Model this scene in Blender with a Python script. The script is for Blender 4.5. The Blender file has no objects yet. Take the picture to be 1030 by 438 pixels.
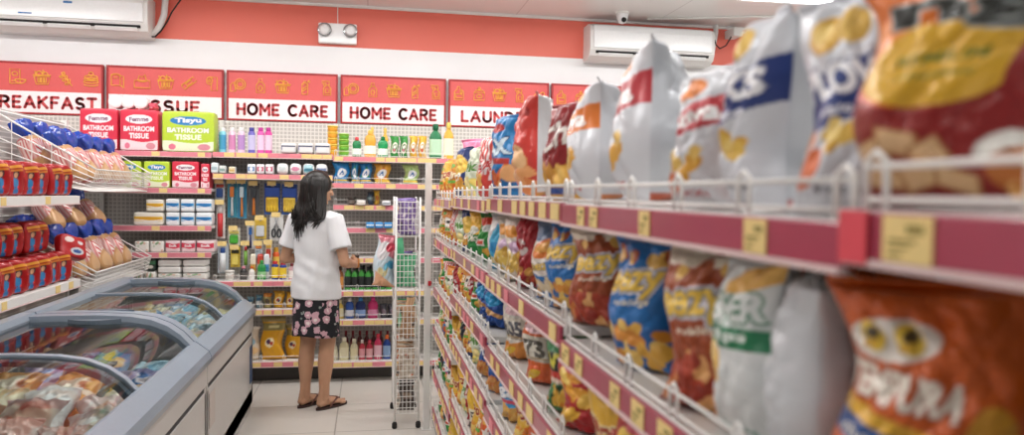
import bpy, bmesh, math, random
import numpy as np
from mathutils import Vector, Matrix
random.seed(7)
PI = math.pi
C = bpy.context.scene.collection

# ------------------------------------------------------------------ camera geometry (1030 x 438)
FPX, CX, CY, VPX, VPY, SL, CH = 770.0, 515.0, 219.0, 371.0, 193.0, 0.014, 1.45
_d = np.array([(VPX-CX)/FPX, (VPY-CY)/FPX, 1.0]); _d /= np.linalg.norm(_d)
_u = np.cross(_d, np.array([1, SL, 0.0])); _u /= np.linalg.norm(_u)
if _u[1] > 0: _u = -_u
_r = np.cross(_d, _u)
if _r[0] < 0: _r = -_r
CM = np.stack([_r, _d, _u])
def at(px, py, axis, val):
    """The point of the plane axis = val that the camera sees at a pixel of the survey photograph."""
    ray = CM @ np.array([(px-CX)/FPX, (py-CY)/FPX, 1.0]); o = np.array([0, 0, CH])
    return o + (val-o[axis])/ray[axis]*ray

cam_d = bpy.data.cameras.new('camera'); cam = bpy.data.objects.new('camera', cam_d); C.objects.link(cam)
mw = Matrix.Identity(4)
for i in range(3):
    mw[i][0] = CM[i][0]; mw[i][1] = -CM[i][1]; mw[i][2] = -CM[i][2]
mw[2][3] = CH
cam.matrix_world = mw
cam_d.sensor_width = 36; cam_d.lens = FPX/1030*36; cam_d.clip_start = 0.05; cam_d.clip_end = 60
cam_d.dof.use_dof = True; cam_d.dof.focus_distance = 4.2; cam_d.dof.aperture_fstop = 2.8
bpy.context.scene.camera = cam

# ------------------------------------------------------------------ colours and materials
def lin(h):
    if isinstance(h, (tuple, list, np.ndarray)): return tuple(h)[:3]
    h = h.lstrip('#'); c = [int(h[i:i+2], 16)/255 for i in (0, 2, 4)]
    return tuple(x/12.92 if x <= 0.04045 else ((x+0.055)/1.055)**2.4 for x in c)

MATS = {}
def mat(name, col='#ffffff', rough=0.5, metal=0.0, bump=0.0, bscale=60.0, var=0.04, coat=0.0, trans=0.0, alpha=1.0, ior=1.45, vcol=False, emit=0.0, sss=0.0):
    if name in MATS: return MATS[name]
    m = bpy.data.materials.new(name); m.use_nodes = True; nt = m.node_tree; N = nt.nodes; Lk = nt.links
    b = N['Principled BSDF']
    b.inputs['Roughness'].default_value = rough; b.inputs['Metallic'].default_value = metal
    b.inputs['IOR'].default_value = ior
    if coat: b.inputs['Coat Weight'].default_value = coat; b.inputs['Coat Roughness'].default_value = 0.12
    if trans: b.inputs['Transmission Weight'].default_value = trans
    if alpha < 1: b.inputs['Alpha'].default_value = alpha
    if sss: b.inputs['Subsurface Weight'].default_value = sss; b.inputs['Subsurface Radius'].default_value = (0.01, 0.004, 0.002)
    if emit:
        b.inputs['Emission Color'].default_value = (*lin(col), 1); b.inputs['Emission Strength'].default_value = emit
    tc = N.new('ShaderNodeTexCoord')
    no = N.new('ShaderNodeTexNoise'); no.inputs['Scale'].default_value = bscale; no.inputs['Detail'].default_value = 4
    Lk.new(tc.outputs['Object'], no.inputs['Vector'])
    if vcol:
        a = N.new('ShaderNodeVertexColor'); a.layer_name = 'Print'; src = a.outputs['Color']
    else:
        a = N.new('ShaderNodeRGB'); a.outputs[0].default_value = (*lin(col), 1); src = a.outputs[0]
    if var:
        mr = N.new('ShaderNodeMapRange'); mr.inputs['From Min'].default_value = 0.3; mr.inputs['From Max'].default_value = 0.7
        mr.inputs['To Min'].default_value = 1-var; mr.inputs['To Max'].default_value = 1+var*0.5
        Lk.new(no.outputs['Fac'], mr.inputs['Value'])
        mx = N.new('ShaderNodeVectorMath'); mx.operation = 'SCALE'
        Lk.new(src, mx.inputs[0]); Lk.new(mr.outputs[0], mx.inputs['Scale']); src = mx.outputs[0]
    Lk.new(src, b.inputs['Base Color'])
    if bump:
        bp = N.new('ShaderNodeBump'); bp.inputs['Strength'].default_value = bump; bp.inputs['Distance'].default_value = 0.003
        Lk.new(no.outputs['Fac'], bp.inputs['Height']); Lk.new(bp.outputs[0], b.inputs['Normal'])
    MATS[name] = m
    return m

def M(col, rough=0.45, **k):
    return mat('paint_%s_%d' % (col.lstrip('#'), rough*100) + ''.join('_%s%s' % (a, str(v)) for a, v in sorted(k.items())), col, rough, **k)

FOIL = mat('printed_foil', rough=0.3, metal=0.12, vcol=True, coat=0.28, bump=0.3, bscale=26)
PRINT = mat('printed_film', rough=0.38, vcol=True, coat=0.2, bump=0.1, bscale=30)
CARD = mat('printed_card', rough=0.55, vcol=True)
WIRE = mat('white_wire', '#eeece8', 0.35, var=0.03)
STEEL = mat('white_enamel', '#e6e4e0', 0.4, var=0.03, bscale=8)
RAIL = mat('mauve_rail', '#ab4157', 0.3, var=0.06, bscale=14, coat=0.45)
RAILP = mat('pink_rail', '#e08794', 0.35, var=0.05, bscale=14)
RAILR = mat('red_rail', '#e0505c', 0.3, var=0.04)
LIP = mat('rail_lip', '#e3c8c6', 0.3, var=0.03)
TAG = mat('yellow_tag', '#ecd08a', 0.5, var=0.05, bscale=90)
TAGP = mat('pink_tag', '#e88a93', 0.5, var=0.05, bscale=90)
INK = mat('tag_ink', '#8f7d3c', 0.6)
GREYM = mat('grey_metal', '#8d8a85', 0.4, metal=0.3, var=0.05)
DARK = mat('dark_gap', '#1c1a1a', 0.7)

# ------------------------------------------------------------------ mesh building
class MB:
    def __init__(s): s.v = []; s.f = []; s.m = []; s.sm = []
    def add(s, vs, fs, mi=0, smooth=False):
        o = len(s.v); s.v.extend([tuple(p) for p in vs])
        for f in fs: s.f.append([o+i for i in f]); s.m.append(mi); s.sm.append(smooth)
        return s
    def box(s, c, d, bev=0.0, mi=0, rot=None, seg=2):
        bm = bmesh.new(); bmesh.ops.create_cube(bm, size=1)
        bmesh.ops.scale(bm, vec=d, verts=bm.verts)
        if bev: bmesh.ops.bevel(bm, geom=bm.edges[:], offset=min(bev, min(d)*0.49), segments=seg, affect='EDGES', profile=0.6)
        if rot is not None: bmesh.ops.transform(bm, matrix=rot.to_4x4(), verts=bm.verts)
        bm.verts.index_update()
        vs = [(v.co.x+c[0], v.co.y+c[1], v.co.z+c[2]) for v in bm.verts]; fs = [[v.index for v in f.verts] for f in bm.faces]
        bm.free(); return s.add(vs, fs, mi, False)
    def bb(s, x0, x1, y0, y1, z0, z1, bev=0.0, mi=0):
        return s.box(((x0+x1)/2, (y0+y1)/2, (z0+z1)/2), (abs(x1-x0), abs(y1-y0), abs(z1-z0)), bev, mi)
    def tube(s, pts, r, n=6, mi=0, closed=False, cap=True, ref=None):
        """Sweep along points; r is a radius, or one per point, or an (a, b) pair per point."""
        P = [Vector(p) for p in pts]; k = len(P)
        R = [r]*k if not isinstance(r, (list, tuple)) else list(r)
        R = [(x, x) if not isinstance(x, (list, tuple)) else x for x in R]
        T = []
        for i in range(k):
            a = P[(i-1) % k] if (closed or i > 0) else P[i]; b = P[(i+1) % k] if (closed or i < k-1) else P[i]
            t = (b-a); T.append(t.normalized() if t.length > 1e-9 else Vector((0, 0, 1)))
        if ref is None: ref = Vector((0, 0, 1)) if abs(T[0].z) < 0.9 else Vector((1, 0, 0))
        nrm = Vector(ref); vs = []
        for i in range(k):
            nrm = nrm-T[i]*nrm.dot(T[i])
            if nrm.length < 1e-6: nrm = T[i].orthogonal()
            nrm.normalize(); bi = T[i].cross(nrm)
            for j in range(n):
                a = 2*PI*j/n
                vs.append(P[i]+nrm*math.cos(a)*R[i][0]+bi*math.sin(a)*R[i][1])
        fs = []
        for i in range(k if closed else k-1):
            for j in range(n):
                i2 = (i+1) % k; j2 = (j+1) % n
                fs.append([i*n+j, i*n+j2, i2*n+j2, i2*n+j])
        if cap and not closed:
            fs.append(list(range(n))[::-1]); fs.append([(k-1)*n+j for j in range(n)])
        return s.add(vs, fs, mi, n > 5)
    def lathe(s, prof, n=16, c=(0, 0, 0), mi=0, sy=1.0, smooth=True):
        vs = []; fs = []; k = len(prof)
        for r, z in prof:
            for j in range(n):
                a = 2*PI*j/n; vs.append((c[0]+r*math.cos(a), c[1]+sy*r*math.sin(a), c[2]+z))
        for i in range(k-1):
            for j in range(n):
                j2 = (j+1) % n; fs.append([i*n+j, i*n+j2, (i+1)*n+j2, (i+1)*n+j])
        fs.append(list(range(n))[::-1]); fs.append([(k-1)*n+j for j in range(n)])
        return s.add(vs, fs, mi, smooth)
    def prism(s, poly, depth, fn=lambda x, y, d: (x, d, y), mi=0, smooth=False):
        k = len(poly)
        vs = [fn(x, y, 0) for x, y in poly]+[fn(x, y, depth) for x, y in poly]
        fs = [list(range(k)), [k+i for i in range(k)][::-1]]+[[i, k+i, k+(i+1) % k, (i+1) % k] for i in range(k)]
        return s.add(vs, fs, mi, smooth)
    def grid(s, fn, nu, nv, mi=0, smooth=True):
        vs = [fn(i/(nu-1), j/(nv-1)) for j in range(nv) for i in range(nu)]
        fs = [[j*nu+i, j*nu+i+1, (j+1)*nu+i+1, (j+1)*nu+i] for j in range(nv-1) for i in range(nu-1)]
        return s.add(vs, fs, mi, smooth)
    def xf(s, mx):
        s.v = [tuple(mx @ Vector(p)) for p in s.v]; return s
    def mesh(s, name, mats, fix=True):
        me = bpy.data.meshes.new(name)
        me.from_pydata(s.v, [], s.f)
        for m in (mats if isinstance(mats, (list, tuple)) else [mats]): me.materials.append(m)
        me.polygons.foreach_set('material_index', s.m); me.polygons.foreach_set('use_smooth', s.sm)
        if fix:
            bm = bmesh.new(); bm.from_mesh(me); bmesh.ops.recalc_face_normals(bm, faces=bm.faces[:]); bm.to_mesh(me); bm.free()
        me.update(); return me
    def build(s, name, mats, parent=None, loc=None):
        o = bpy.data.objects.new(name, s.mesh(name, mats)); C.objects.link(o)
        if parent: o.parent = parent
        if loc is not None: o.location = loc
        return o

def link(name, me, parent=None, loc=None):
    o = bpy.data.objects.new(name, me); C.objects.link(o)
    if parent: o.parent = parent
    if loc is not None: o.location = loc
    return o
def tag(o, label, cat, group=None):
    o['label'] = label; o['category'] = cat
    if group: o['group'] = group
    return o
def thing(name, label, cat, loc=(0, 0, 0), rotz=0.0, group=None):
    o = bpy.data.objects.new(name, None); C.objects.link(o); o.empty_display_size = 0.05
    o.location = loc; o.rotation_euler = (0, 0, rotz); return tag(o, label, cat, group)
def struct(name, mb, m):
    o = mb.build(name, m); o['kind'] = 'structure'; return o
def dup(root, loc, rot=None, label=None, group=None, scale=None):
    r = root.copy(); C.objects.link(r); r.location = loc
    if rot is not None: r.rotation_euler = rot
    if scale is not None: r.scale = scale
    if label: r['label'] = label
    if group: r['group'] = group
    for ch in root.children:
        c = ch.copy(); C.objects.link(c); c.parent = r
        for g in ch.children:
            d = g.copy(); C.objects.link(d); d.parent = c
    return r
ORD = ['first', 'second', 'third', 'fourth', 'fifth', 'sixth', 'seventh', 'eighth', 'ninth', 'tenth', 'eleventh', 'twelfth', 'thirteenth', 'fourteenth', 'fifteenth', 'sixteenth', 'seventeenth', 'eighteenth', 'nineteenth', 'twentieth']

# ------------------------------------------------------------------ lettering
_txt = {}
def text_tris(t, bold=0.02):
    """Triangles of a word, unit cap height, centred at the origin."""
    k = (t, bold)
    if k in _txt: return _txt[k]
    cu = bpy.data.curves.new('lettering', 'FONT'); cu.body = t; cu.offset = bold; cu.resolution_u = 4; cu.size = 1
    o = bpy.data.objects.new('lettering', cu); C.objects.link(o)
    bpy.context.view_layer.update()
    me = o.to_mesh(); me.calc_loop_triangles()
    v = np.array([p.co[:2] for p in me.vertices]); tr = np.array([x.vertices[:] for x in me.loop_triangles])
    o.to_mesh_clear(); bpy.data.objects.remove(o); bpy.data.curves.remove(cu)
    lo, hi = v.min(0), v.max(0); v = (v-(lo+hi)/2)/(0.72)
    _txt[k] = (v, tr); return _txt[k]

def sign_text(name, t, width, height, m, parent, origin, fn, depth=0.004, bold=0.03):
    v, tr = text_tris(t, bold)
    sx = width/(v[:, 0].max()-v[:, 0].min()); sy = height/(v[:, 1].max()-v[:, 1].min())
    mb = MB(); mb.add([fn(origin[0]+p[0]*sx, origin[1]+p[1]*sy) for p in v], tr.tolist())
    o = mb.build(name, m, parent); md = o.modifiers.new('depth', 'SOLIDIFY'); md.thickness = depth; md.offset = 0
    return o

# ------------------------------------------------------------------ printed packaging: a raster laid out here, read into the pack's own vertices
class Tex:
    def __init__(s, w, h, col, asp=None):
        s.w, s.h = w, h; s.a = np.empty((h, w, 3)); s.a[:] = lin(col); s.asp = asp or w/h   # asp = real width / height
        s.U, s.V = np.meshgrid((np.arange(w)+0.5)/w, (np.arange(h)+0.5)/h)
    def put(s, m, col): s.a[m] = lin(col); return s
    def rect(s, u0, u1, v0, v1, col): return s.put((s.U >= u0) & (s.U <= u1) & (s.V >= v0) & (s.V <= v1), col)
    def ell(s, cu, cv, ru, rv, col, rot=0):
        x = (s.U-cu)*s.asp; y = s.V-cv; c, n = math.cos(rot), math.sin(rot)
        return s.put(((x*c+y*n)/(ru*s.asp))**2+((-x*n+y*c)/rv)**2 <= 1, col)
    def poly(s, pts, col):
        m = np.zeros(s.U.shape, bool); k = len(pts)
        for i in range(k):
            (x0, y0), (x1, y1) = pts[i], pts[(i+1) % k]
            if y0 == y1: continue
            c = ((s.V < y0) != (s.V < y1)) & (s.U < (x1-x0)*(s.V-y0)/(y1-y0)+x0); m ^= c
        return s.put(m, col)
    def wave(s, v0, v1, amp, ph, col, k=1.0, tilt=0.0):
        o = amp*np.sin(2*PI*k*s.U+ph)+tilt*(s.U-0.5)
        return s.put((s.V > v0+o) & (s.V < v1+o), col)
    def blobs(s, n, u0, u1, v0, v1, r, cols, seed=0, flat=0.7):
        q = random.Random(seed)
        for _ in range(n):
            s.ell(q.uniform(u0, u1), q.uniform(v0, v1), r*q.uniform(0.7, 1.3), r*s.asp*flat*q.uniform(0.7, 1.3), q.choice(cols), q.uniform(0, PI))
        return s
    def mask(s, t, cu, cv, hh, rot=0.0, sx=1.0, bold=0.02, width=None):
        v, tr = text_tris(t, bold); v = v*np.array([sx*hh, hh])
        if width: v = v*np.array([width*s.asp/(v[:, 0].max()-v[:, 0].min()), 1])
        c, n = math.cos(rot), math.sin(rot)
        x = (v[:, 0]*c-v[:, 1]*n)/s.asp+cu; y = v[:, 0]*n+v[:, 1]*c+cv
        px, py = x*s.w, y*s.h; m = np.zeros((s.h, s.w), bool)
        for a, b, d in tr:
            xs = px[[a, b, d]]; ys = py[[a, b, d]]
            x0, x1 = max(0, int(xs.min()-0.5)), min(s.w-1, int(xs.max()+0.5)); y0, y1 = max(0, int(ys.min()-0.5)), min(s.h-1, int(ys.max()+0.5))
            if x1 < x0 or y1 < y0: continue
            X, Y = np.meshgrid(np.arange(x0, x1+1)+0.5, np.arange(y0, y1+1)+0.5)
            e = [(xs[j]-xs[i])*(Y-ys[i])-(ys[j]-ys[i])*(X-xs[i]) for i, j in ((0, 1), (1, 2), (2, 0))]
            ins = ((e[0] >= -1e-9) & (e[1] >= -1e-9) & (e[2] >= -1e-9)) | ((e[0] <= 1e-9) & (e[1] <= 1e-9) & (e[2] <= 1e-9))
            m[y0:y1+1, x0:x1+1] |= ins
        return m
    def text(s, t, cu, cv, hh, col, rot=0.0, sx=1.0, bold=0.02, width=None, out=None, ow=0.012, out2=None):
        m = s.mask(t, cu, cv, hh, rot, sx, bold, width)
        def grow(m, k):
            r = m.copy()
            for _ in range(k):
                q = r.copy(); q[1:] |= r[:-1]; q[:-1] |= r[1:]; q[:, 1:] |= r[:, :-1]; q[:, :-1] |= r[:, 1:]; r = q
            return r
        k = max(1, int(ow*s.h))
        if out2: s.put(grow(m, 2*k), out2)
        if out: s.put(grow(m, k), out)
        return s.put(m, col)
    def mirror(s): s.a = s.a[:, ::-1].copy(); return s
    def sample(s, u, v):
        x = np.clip(u*s.w-0.5, 0, s.w-1.001); y = np.clip(v*s.h-0.5, 0, s.h-1.001)
        i, j = x.astype(int), y.astype(int); fx, fy = (x-i)[..., None], (y-j)[..., None]; a = s.a
        i2 = np.minimum(i+1, s.w-1); j2 = np.minimum(j+1, s.h-1)
        return (a[j, i]*(1-fx)+a[j, i2]*fx)*(1-fy)+(a[j2, i]*(1-fx)+a[j2, i2]*fx)*fy

def np_mesh(name, V, F, cols, m, smooth=True):
    me = bpy.data.meshes.new(name); V = np.asarray(V, np.float32); F = np.asarray(F, np.int32)
    me.vertices.add(len(V)); me.vertices.foreach_set('co', V.ravel())
    me.loops.add(F.size); me.loops.foreach_set('vertex_index', F.ravel())
    me.polygons.add(len(F)); me.polygons.foreach_set('loop_start', np.arange(0, F.size, 4, dtype=np.int32))
    me.update(calc_edges=True); me.validate()
    me.polygons.foreach_set('use_smooth', np.full(len(me.polygons), smooth))
    at_ = me.color_attributes.new('Print', 'FLOAT_COLOR', 'POINT')
    at_.data.foreach_set('color', np.concatenate([cols, np.ones((len(cols), 1))], 1).astype(np.float32).ravel())
    me.materials.append(m); me.update(); return me

def quads(nu, nv, off=0, flip=False):
    i, j = np.meshgrid(np.arange(nu-1), np.arange(nv-1)); a = (j*nu+i).ravel()+off
    q = np.stack([a, a+1, a+nu+1, a+nu], 1)
    return q[:, ::-1] if flip else q

def bag_parts(w, h, t, tex, back, nu=40, nv=56, seed=0, crease=1.0, seal='#d8d8dc', lean=0.0, full=0.5, twist=0.0):
    """A filled pillow bag standing on its bottom seal, front facing -Y: body, top seal and bottom seal."""
    q = np.random.RandomState(seed); u = np.linspace(-1, 1, nu); v = np.linspace(0, 1, nv); Ug, Vg = np.meshgrid(u, v)
    pv = np.sin(PI*np.clip(Vg, 0, 1)**0.74)**full; pu = (1-np.abs(Ug)**2.3)**0.75
    half = t/2*pu*pv+0.0008
    edge = np.exp(-Vg/0.16)+np.exp(-(1-Vg)/0.16)
    def wr():
        z = np.zeros_like(Ug)
        for _ in range(7):
            k = q.uniform(3, 11); z += np.sin(k*Ug+q.uniform(-3, 3)*Vg*4+q.uniform(0, 6))*edge*0.0022
        for _ in range(8):
            a = q.uniform(0, PI); k = q.uniform(4, 12); s = np.sin(k*(Ug*math.cos(a)+2*Vg*math.sin(a))+q.uniform(0, 6)); z += (np.abs(s)**0.6)*0.0026
        return z*crease*pu*(h/0.2)
    wob = 0.010*np.sin(2.3*Vg*PI+q.uniform(0, 6))*w/0.14
    X = Ug*w/2*(1-0.13*pv)+wob; Z = 0.024*h+Vg*h*0.95-0.003*h*np.abs(Ug)**3*(Vg < 0.5)+0.01*h*np.sin(2*Ug+q.uniform(0, 6))*Vg
    yb = lean*Vg**2*h+twist*Ug*Vg*w
    Yf = yb-half-wr()*0.8; Yk = yb+half+wr()*0.8
    n = nu*nv
    V = np.concatenate([np.stack([X, Yf, Z], -1).reshape(-1, 3), np.stack([X, Yk, Z], -1).reshape(-1, 3)])
    F = [quads(nu, nv), quads(nu, nv, n, True)]
    bl = [i for i in range(nu)]+[j*nu+nu-1 for j in range(1, nv)]+[(nv-1)*nu+i for i in range(nu-2, -1, -1)]+[j*nu for j in range(nv-2, 0, -1)]
    bl = np.array(bl); b2 = np.roll(bl, -1); F.append(np.stack([b2, bl, bl+n, b2+n], 1))
    uu, vv = ((Ug+1)/2).ravel(), Vg.ravel()
    cf = tex.sample(uu, vv); cb = back.sample(1-uu, vv) if isinstance(back, Tex) else np.tile(np.array(lin(back)), (n, 1))
    body = np_mesh('bag_body', V, np.concatenate(F), np.concatenate([cf, cb]), FOIL)
    def sealm(top):
        k = nu; jj = nv-1 if top else 0; x = X[jj]; y = yb[jj]; z0 = Z[jj]; sg = 1 if top else -1
        rows = []; cols = []
        hs = h*0.045 if top else h*0.02
        for side in (-1, 1):
            for r in range(4):
                ff = r/3; zig = 0.0009*np.sin(np.arange(k)*2.1)*(1 if r else 0.3)
                yy = y+side*0.0007+zig+(ff*hs*0.5*np.sin(u*2+seed)*crease*(1 if top else 0.3))
                rows.append(np.stack([x*(1+0.02*ff), yy, z0+sg*ff*hs], -1))
                cols.append(tex.sample((u+1)/2, np.full(k, 0.985 if top else 0.015)) if side < 0 else np.tile(np.array(lin(seal)), (k, 1)))
        Vs = np.concatenate(rows); Fs = np.concatenate([quads(k, 4, 0, not top), quads(k, 4, 4*k, top), np.stack([np.arange(k-1)+3*k, np.arange(k-1)+3*k+1, np.arange(k-1)+7*k+1, np.arange(k-1)+7*k], 1)])
        return np_mesh('bag_seal', Vs, Fs, np.concatenate(cols), FOIL)
    return body, sealm(True), sealm(False)

def make_bag(name, label, cat, parts, loc, rot, group=None, scale=None):
    o = link(name, parts[0]); tag(o, label, cat, group); o.location = loc; o.rotation_euler = rot
    if scale: o.scale = scale
    link('top_seal', parts[1], o); link('bottom_seal', parts[2], o)
    return o

def soft_box(w, d, h, tex, base, n=24, p=7.0, seed=0, wr=0.0, nf=None, m=None, top=None):
    """A soft-cornered pack standing on z = 0, print on its -Y face (and on top if given), base colour elsewhere."""
    q = np.random.RandomState(seed); VV = []; FF = []; CC = []; off = 0
    for ax, sg in ((1, -1), (1, 1), (0, -1), (0, 1), (2, 1), (2, -1)):
        k = nf if (nf and ax == 1 and sg < 0) else n
        g = np.linspace(-1, 1, k); A, B = np.meshgrid(g, g); P = np.zeros((k, k, 3))
        o = [i for i in (0, 1, 2) if i != ax]; P[..., ax] = sg; P[..., o[0]] = A; P[..., o[1]] = B
        nrm = (np.abs(P)**p).sum(-1)**(1/p); P = P/nrm[..., None]
        uu, vv = (P[..., 0]+1)/2, (P[..., 2]+1)/2
        if ax == 1 and sg < 0: c = tex.sample(uu.ravel(), vv.ravel())
        elif ax == 2 and sg > 0 and top is not None: c = top.sample(uu.ravel(), ((P[..., 1]+1)/2).ravel())
        elif isinstance(base, Tex): c = base.sample(((P[..., o[0]]+1)/2).ravel(), ((P[..., o[1]]+1)/2).ravel())
        else: c = np.tile(np.array(lin(base)), (k*k, 1))
        if wr:
            dsp = sum(np.sin(q.uniform(3, 9)*P[..., 0]+q.uniform(3, 9)*P[..., 2]+q.uniform(3, 6)*P[..., 1]+i) for i in range(4))*wr/4 if False else 0
        VV.append((P*np.array([w/2, d/2, h/2])+np.array([0, 0, h/2])).reshape(-1, 3)); CC.append(c)
        FF.append(quads(k, k, off, flip=((ax == 1) == (sg > 0)) != (ax == 2 and False) if ax != 1 else sg > 0)); off += k*k
    V = np.concatenate(VV)
    if wr:
        ks = [q.uniform(15, 60, 3) for _ in range(6)]; ph = q.uniform(0, 6, 6)
        dsp = sum(np.sin(V @ kk+f) for kk, f in zip(ks, ph))*wr/6
        ce = np.array([0, 0, h/2]); dr = (V-ce)/np.array([w, d, h]); dr /= np.linalg.norm(dr, axis=1)[:, None]+1e-9
        V = V+dr*dsp[:, None]; V[:, 2] = np.maximum(V[:, 2], 0)
    me = np_mesh('pack_body', V, np.concatenate(FF), np.concatenate(CC), m or PRINT)
    bm = bmesh.new(); bm.from_mesh(me); bmesh.ops.remove_doubles(bm, verts=bm.verts[:], dist=1e-5); bmesh.ops.recalc_face_normals(bm, faces=bm.faces[:]); bm.to_mesh(me); bm.free(); me.update()
    return me
# ================================================================== THE SETTING
YW, ZC = 6.36, 2.95
def node_mat(name, rough=0.5):
    m = bpy.data.materials.new(name); m.use_nodes = True
    b = m.node_tree.nodes['Principled BSDF']; b.inputs['Roughness'].default_value = rough
    return m, m.node_tree.nodes, m.node_tree.links, b
# floor tiles
mf, N, Lk, b = node_mat('pale_floor_tiles', 0.32)
tc = N.new('ShaderNodeTexCoord'); br = N.new('ShaderNodeTexBrick'); br.offset = 0; br.inputs['Scale'].default_value = 1.0
br.inputs['Brick Width'].default_value = 0.6; br.inputs['Row Height'].default_value = 0.6; br.inputs['Mortar Size'].default_value = 0.004
br.inputs['Color1'].default_value = (*lin('#cfc9c2'), 1); br.inputs['Color2'].default_value = (*lin('#c9c3bc'), 1); br.inputs['Mortar'].default_value = (*lin('#9c968f'), 1)
mp = N.new('ShaderNodeMapping'); mp.inputs['Location'].default_value = (0.19, 0.12, 0)
Lk.new(tc.outputs['Object'], mp.inputs[0]); Lk.new(mp.outputs[0], br.inputs['Vector']); Lk.new(br.outputs['Color'], b.inputs['Base Color'])
no = N.new('ShaderNodeTexNoise'); no.inputs['Scale'].default_value = 3; mr = N.new('ShaderNodeMapRange'); mr.inputs['To Min'].default_value = 0.25; mr.inputs['To Max'].default_value = 0.45
Lk.new(tc.outputs['Object'], no.inputs[0]); Lk.new(no.outputs[0], mr.inputs[0]); Lk.new(mr.outputs[0], b.inputs['Roughness'])
struct('floor', MB().bb(-3.8, 6, -3, YW+0.1, -0.1, 0), mf)
# ceiling: smooth white panels with seams
mc, N, Lk, b = node_mat('white_ceiling_panels', 0.3)
tc = N.new('ShaderNodeTexCoord'); br = N.new('ShaderNodeTexBrick'); br.offset = 0; br.inputs['Scale'].default_value = 1
br.inputs['Brick Width'].default_value = 1.22; br.inputs['Row Height'].default_value = 2.44; br.inputs['Mortar Size'].default_value = 0.004
br.inputs['Color1'].default_value = (*lin('#ece9e6'), 1); br.inputs['Color2'].default_value = (*lin('#e9e6e3'), 1); br.inputs['Mortar'].default_value = (*lin('#c9c3bf'), 1)
mp = N.new('ShaderNodeMapping'); mp.inputs['Location'].default_value = (0.02, 0.4, 0)
Lk.new(tc.outputs['Object'], mp.inputs[0]); Lk.new(mp.outputs[0], br.inputs['Vector']); Lk.new(br.outputs['Color'], b.inputs['Base Color'])
struct('ceiling', MB().bb(-3.8, 6, -3, YW+0.1, ZC, ZC+0.1), mc)
# back wall: coral band over white
mwall, N, Lk, b = node_mat('coral_over_white_paint', 0.45)
tc = N.new('ShaderNodeTexCoord'); sp = N.new('ShaderNodeSeparateXYZ'); gt = N.new('ShaderNodeMath'); gt.operation = 'GREATER_THAN'; gt.inputs[1].default_value = 2.612
mx = N.new('ShaderNodeMix'); mx.data_type = 'RGBA'; mx.inputs['A'].default_value = (*lin('#f3f3f4'), 1); mx.inputs['B'].default_value = (*lin('#e9705d'), 1)
no = N.new('ShaderNodeTexNoise'); no.inputs['Scale'].default_value = 1.7; no.inputs['Detail'].default_value = 5
mr = N.new('ShaderNodeMapRange'); mr.inputs['To Min'].default_value = 0.9; mr.inputs['To Max'].default_value = 1.06
vm = N.new('ShaderNodeVectorMath'); vm.operation = 'SCALE'
Lk.new(tc.outputs['Object'], sp.inputs[0]); Lk.new(sp.outputs['Z'], gt.inputs[0]); Lk.new(gt.outputs[0], mx.inputs['Factor'])
Lk.new(tc.outputs['Object'], no.inputs[0]); Lk.new(no.outputs[0], mr.inputs[0]); Lk.new(mx.outputs['Result'], vm.inputs[0]); Lk.new(mr.outputs[0], vm.inputs['Scale'])
Lk.new(vm.outputs[0], b.inputs['Base Color'])
struct('wall_back', MB().bb(-3.8, 6, YW, YW+0.1, 0, ZC), mwall)
struct('wall_left', MB().bb(-3.9, -3.8, -3, YW+0.1, 0, ZC), mwall)
struct('wall_right', MB().bb(6, 6.1, -3, YW+0.1, 0, ZC), STEEL)
struct('trim_1', MB().bb(-3.8, 6, YW-0.025, YW, ZC-0.022, ZC, 0.004), STEEL)

# ------------------------------------------------------------------ ceiling tube lights
TUBE = mat('glowing_tube', '#ffffff', 0.4, emit=14.0, var=0)
def tube_row(y, xs, where, power=1.0):
    for i, x in enumerate(xs):
        t = thing('ceiling_tube_light', 'white tube light, %s %s' % (ORD[i], where), 'ceiling light', (x, y, ZC), 0, 'ceiling tube lights')
        MB().bb(-0.6, 0.6, -0.03, 0.03, -0.05, 0, 0.006).build('housing', STEEL, t)
        MB().tube([(-0.58, 0, -0.065), (0.58, 0, -0.065)], 0.015, 10).build('tube', TUBE, t)
        mb = MB()
        for s in (-1, 1): mb.bb(s*0.6-0.012, s*0.6+0.012, -0.02, 0.02, -0.09, -0.03, 0.004)
        mb.build('end_socket', STEEL, t)
        ld = bpy.data.lights.new('tube_glow', 'AREA'); ld.shape = 'RECTANGLE'; ld.size = 1.15; ld.size_y = 0.05; ld.energy = LAMP*power; ld.color = (1, 0.985, 0.965)
        lo = bpy.data.objects.new('tube_glow', ld); C.objects.link(lo); lo.location = (x, y, ZC-0.085)
LAMP = 14
tube_row(5.16, (-2.7, -1.3, 0.1, 1.45, 2.76, 4.02), 'in the row along the back wall')
tube_row(3.3, (-2.4, -0.9, 0.6, 2.1), 'in the row over the freezers')
tube_row(1.1, (-2.4, -0.9, 0.6, 2.1), 'in the row over the snack aisle', 0.6)
tube_row(-1.2, (-1.6, 0.0, 1.6), 'in the row by the store front', 0.3)
w = bpy.data.worlds.new('ambient_fill'); bpy.context.scene.world = w; w.use_nodes = True  # dim ambient fill added through the open front of the room
w.node_tree.nodes['Background'].inputs[0].default_value = (0.92, 0.96, 1.0, 1); w.node_tree.nodes['Background'].inputs[1].default_value = 0.27

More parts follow.
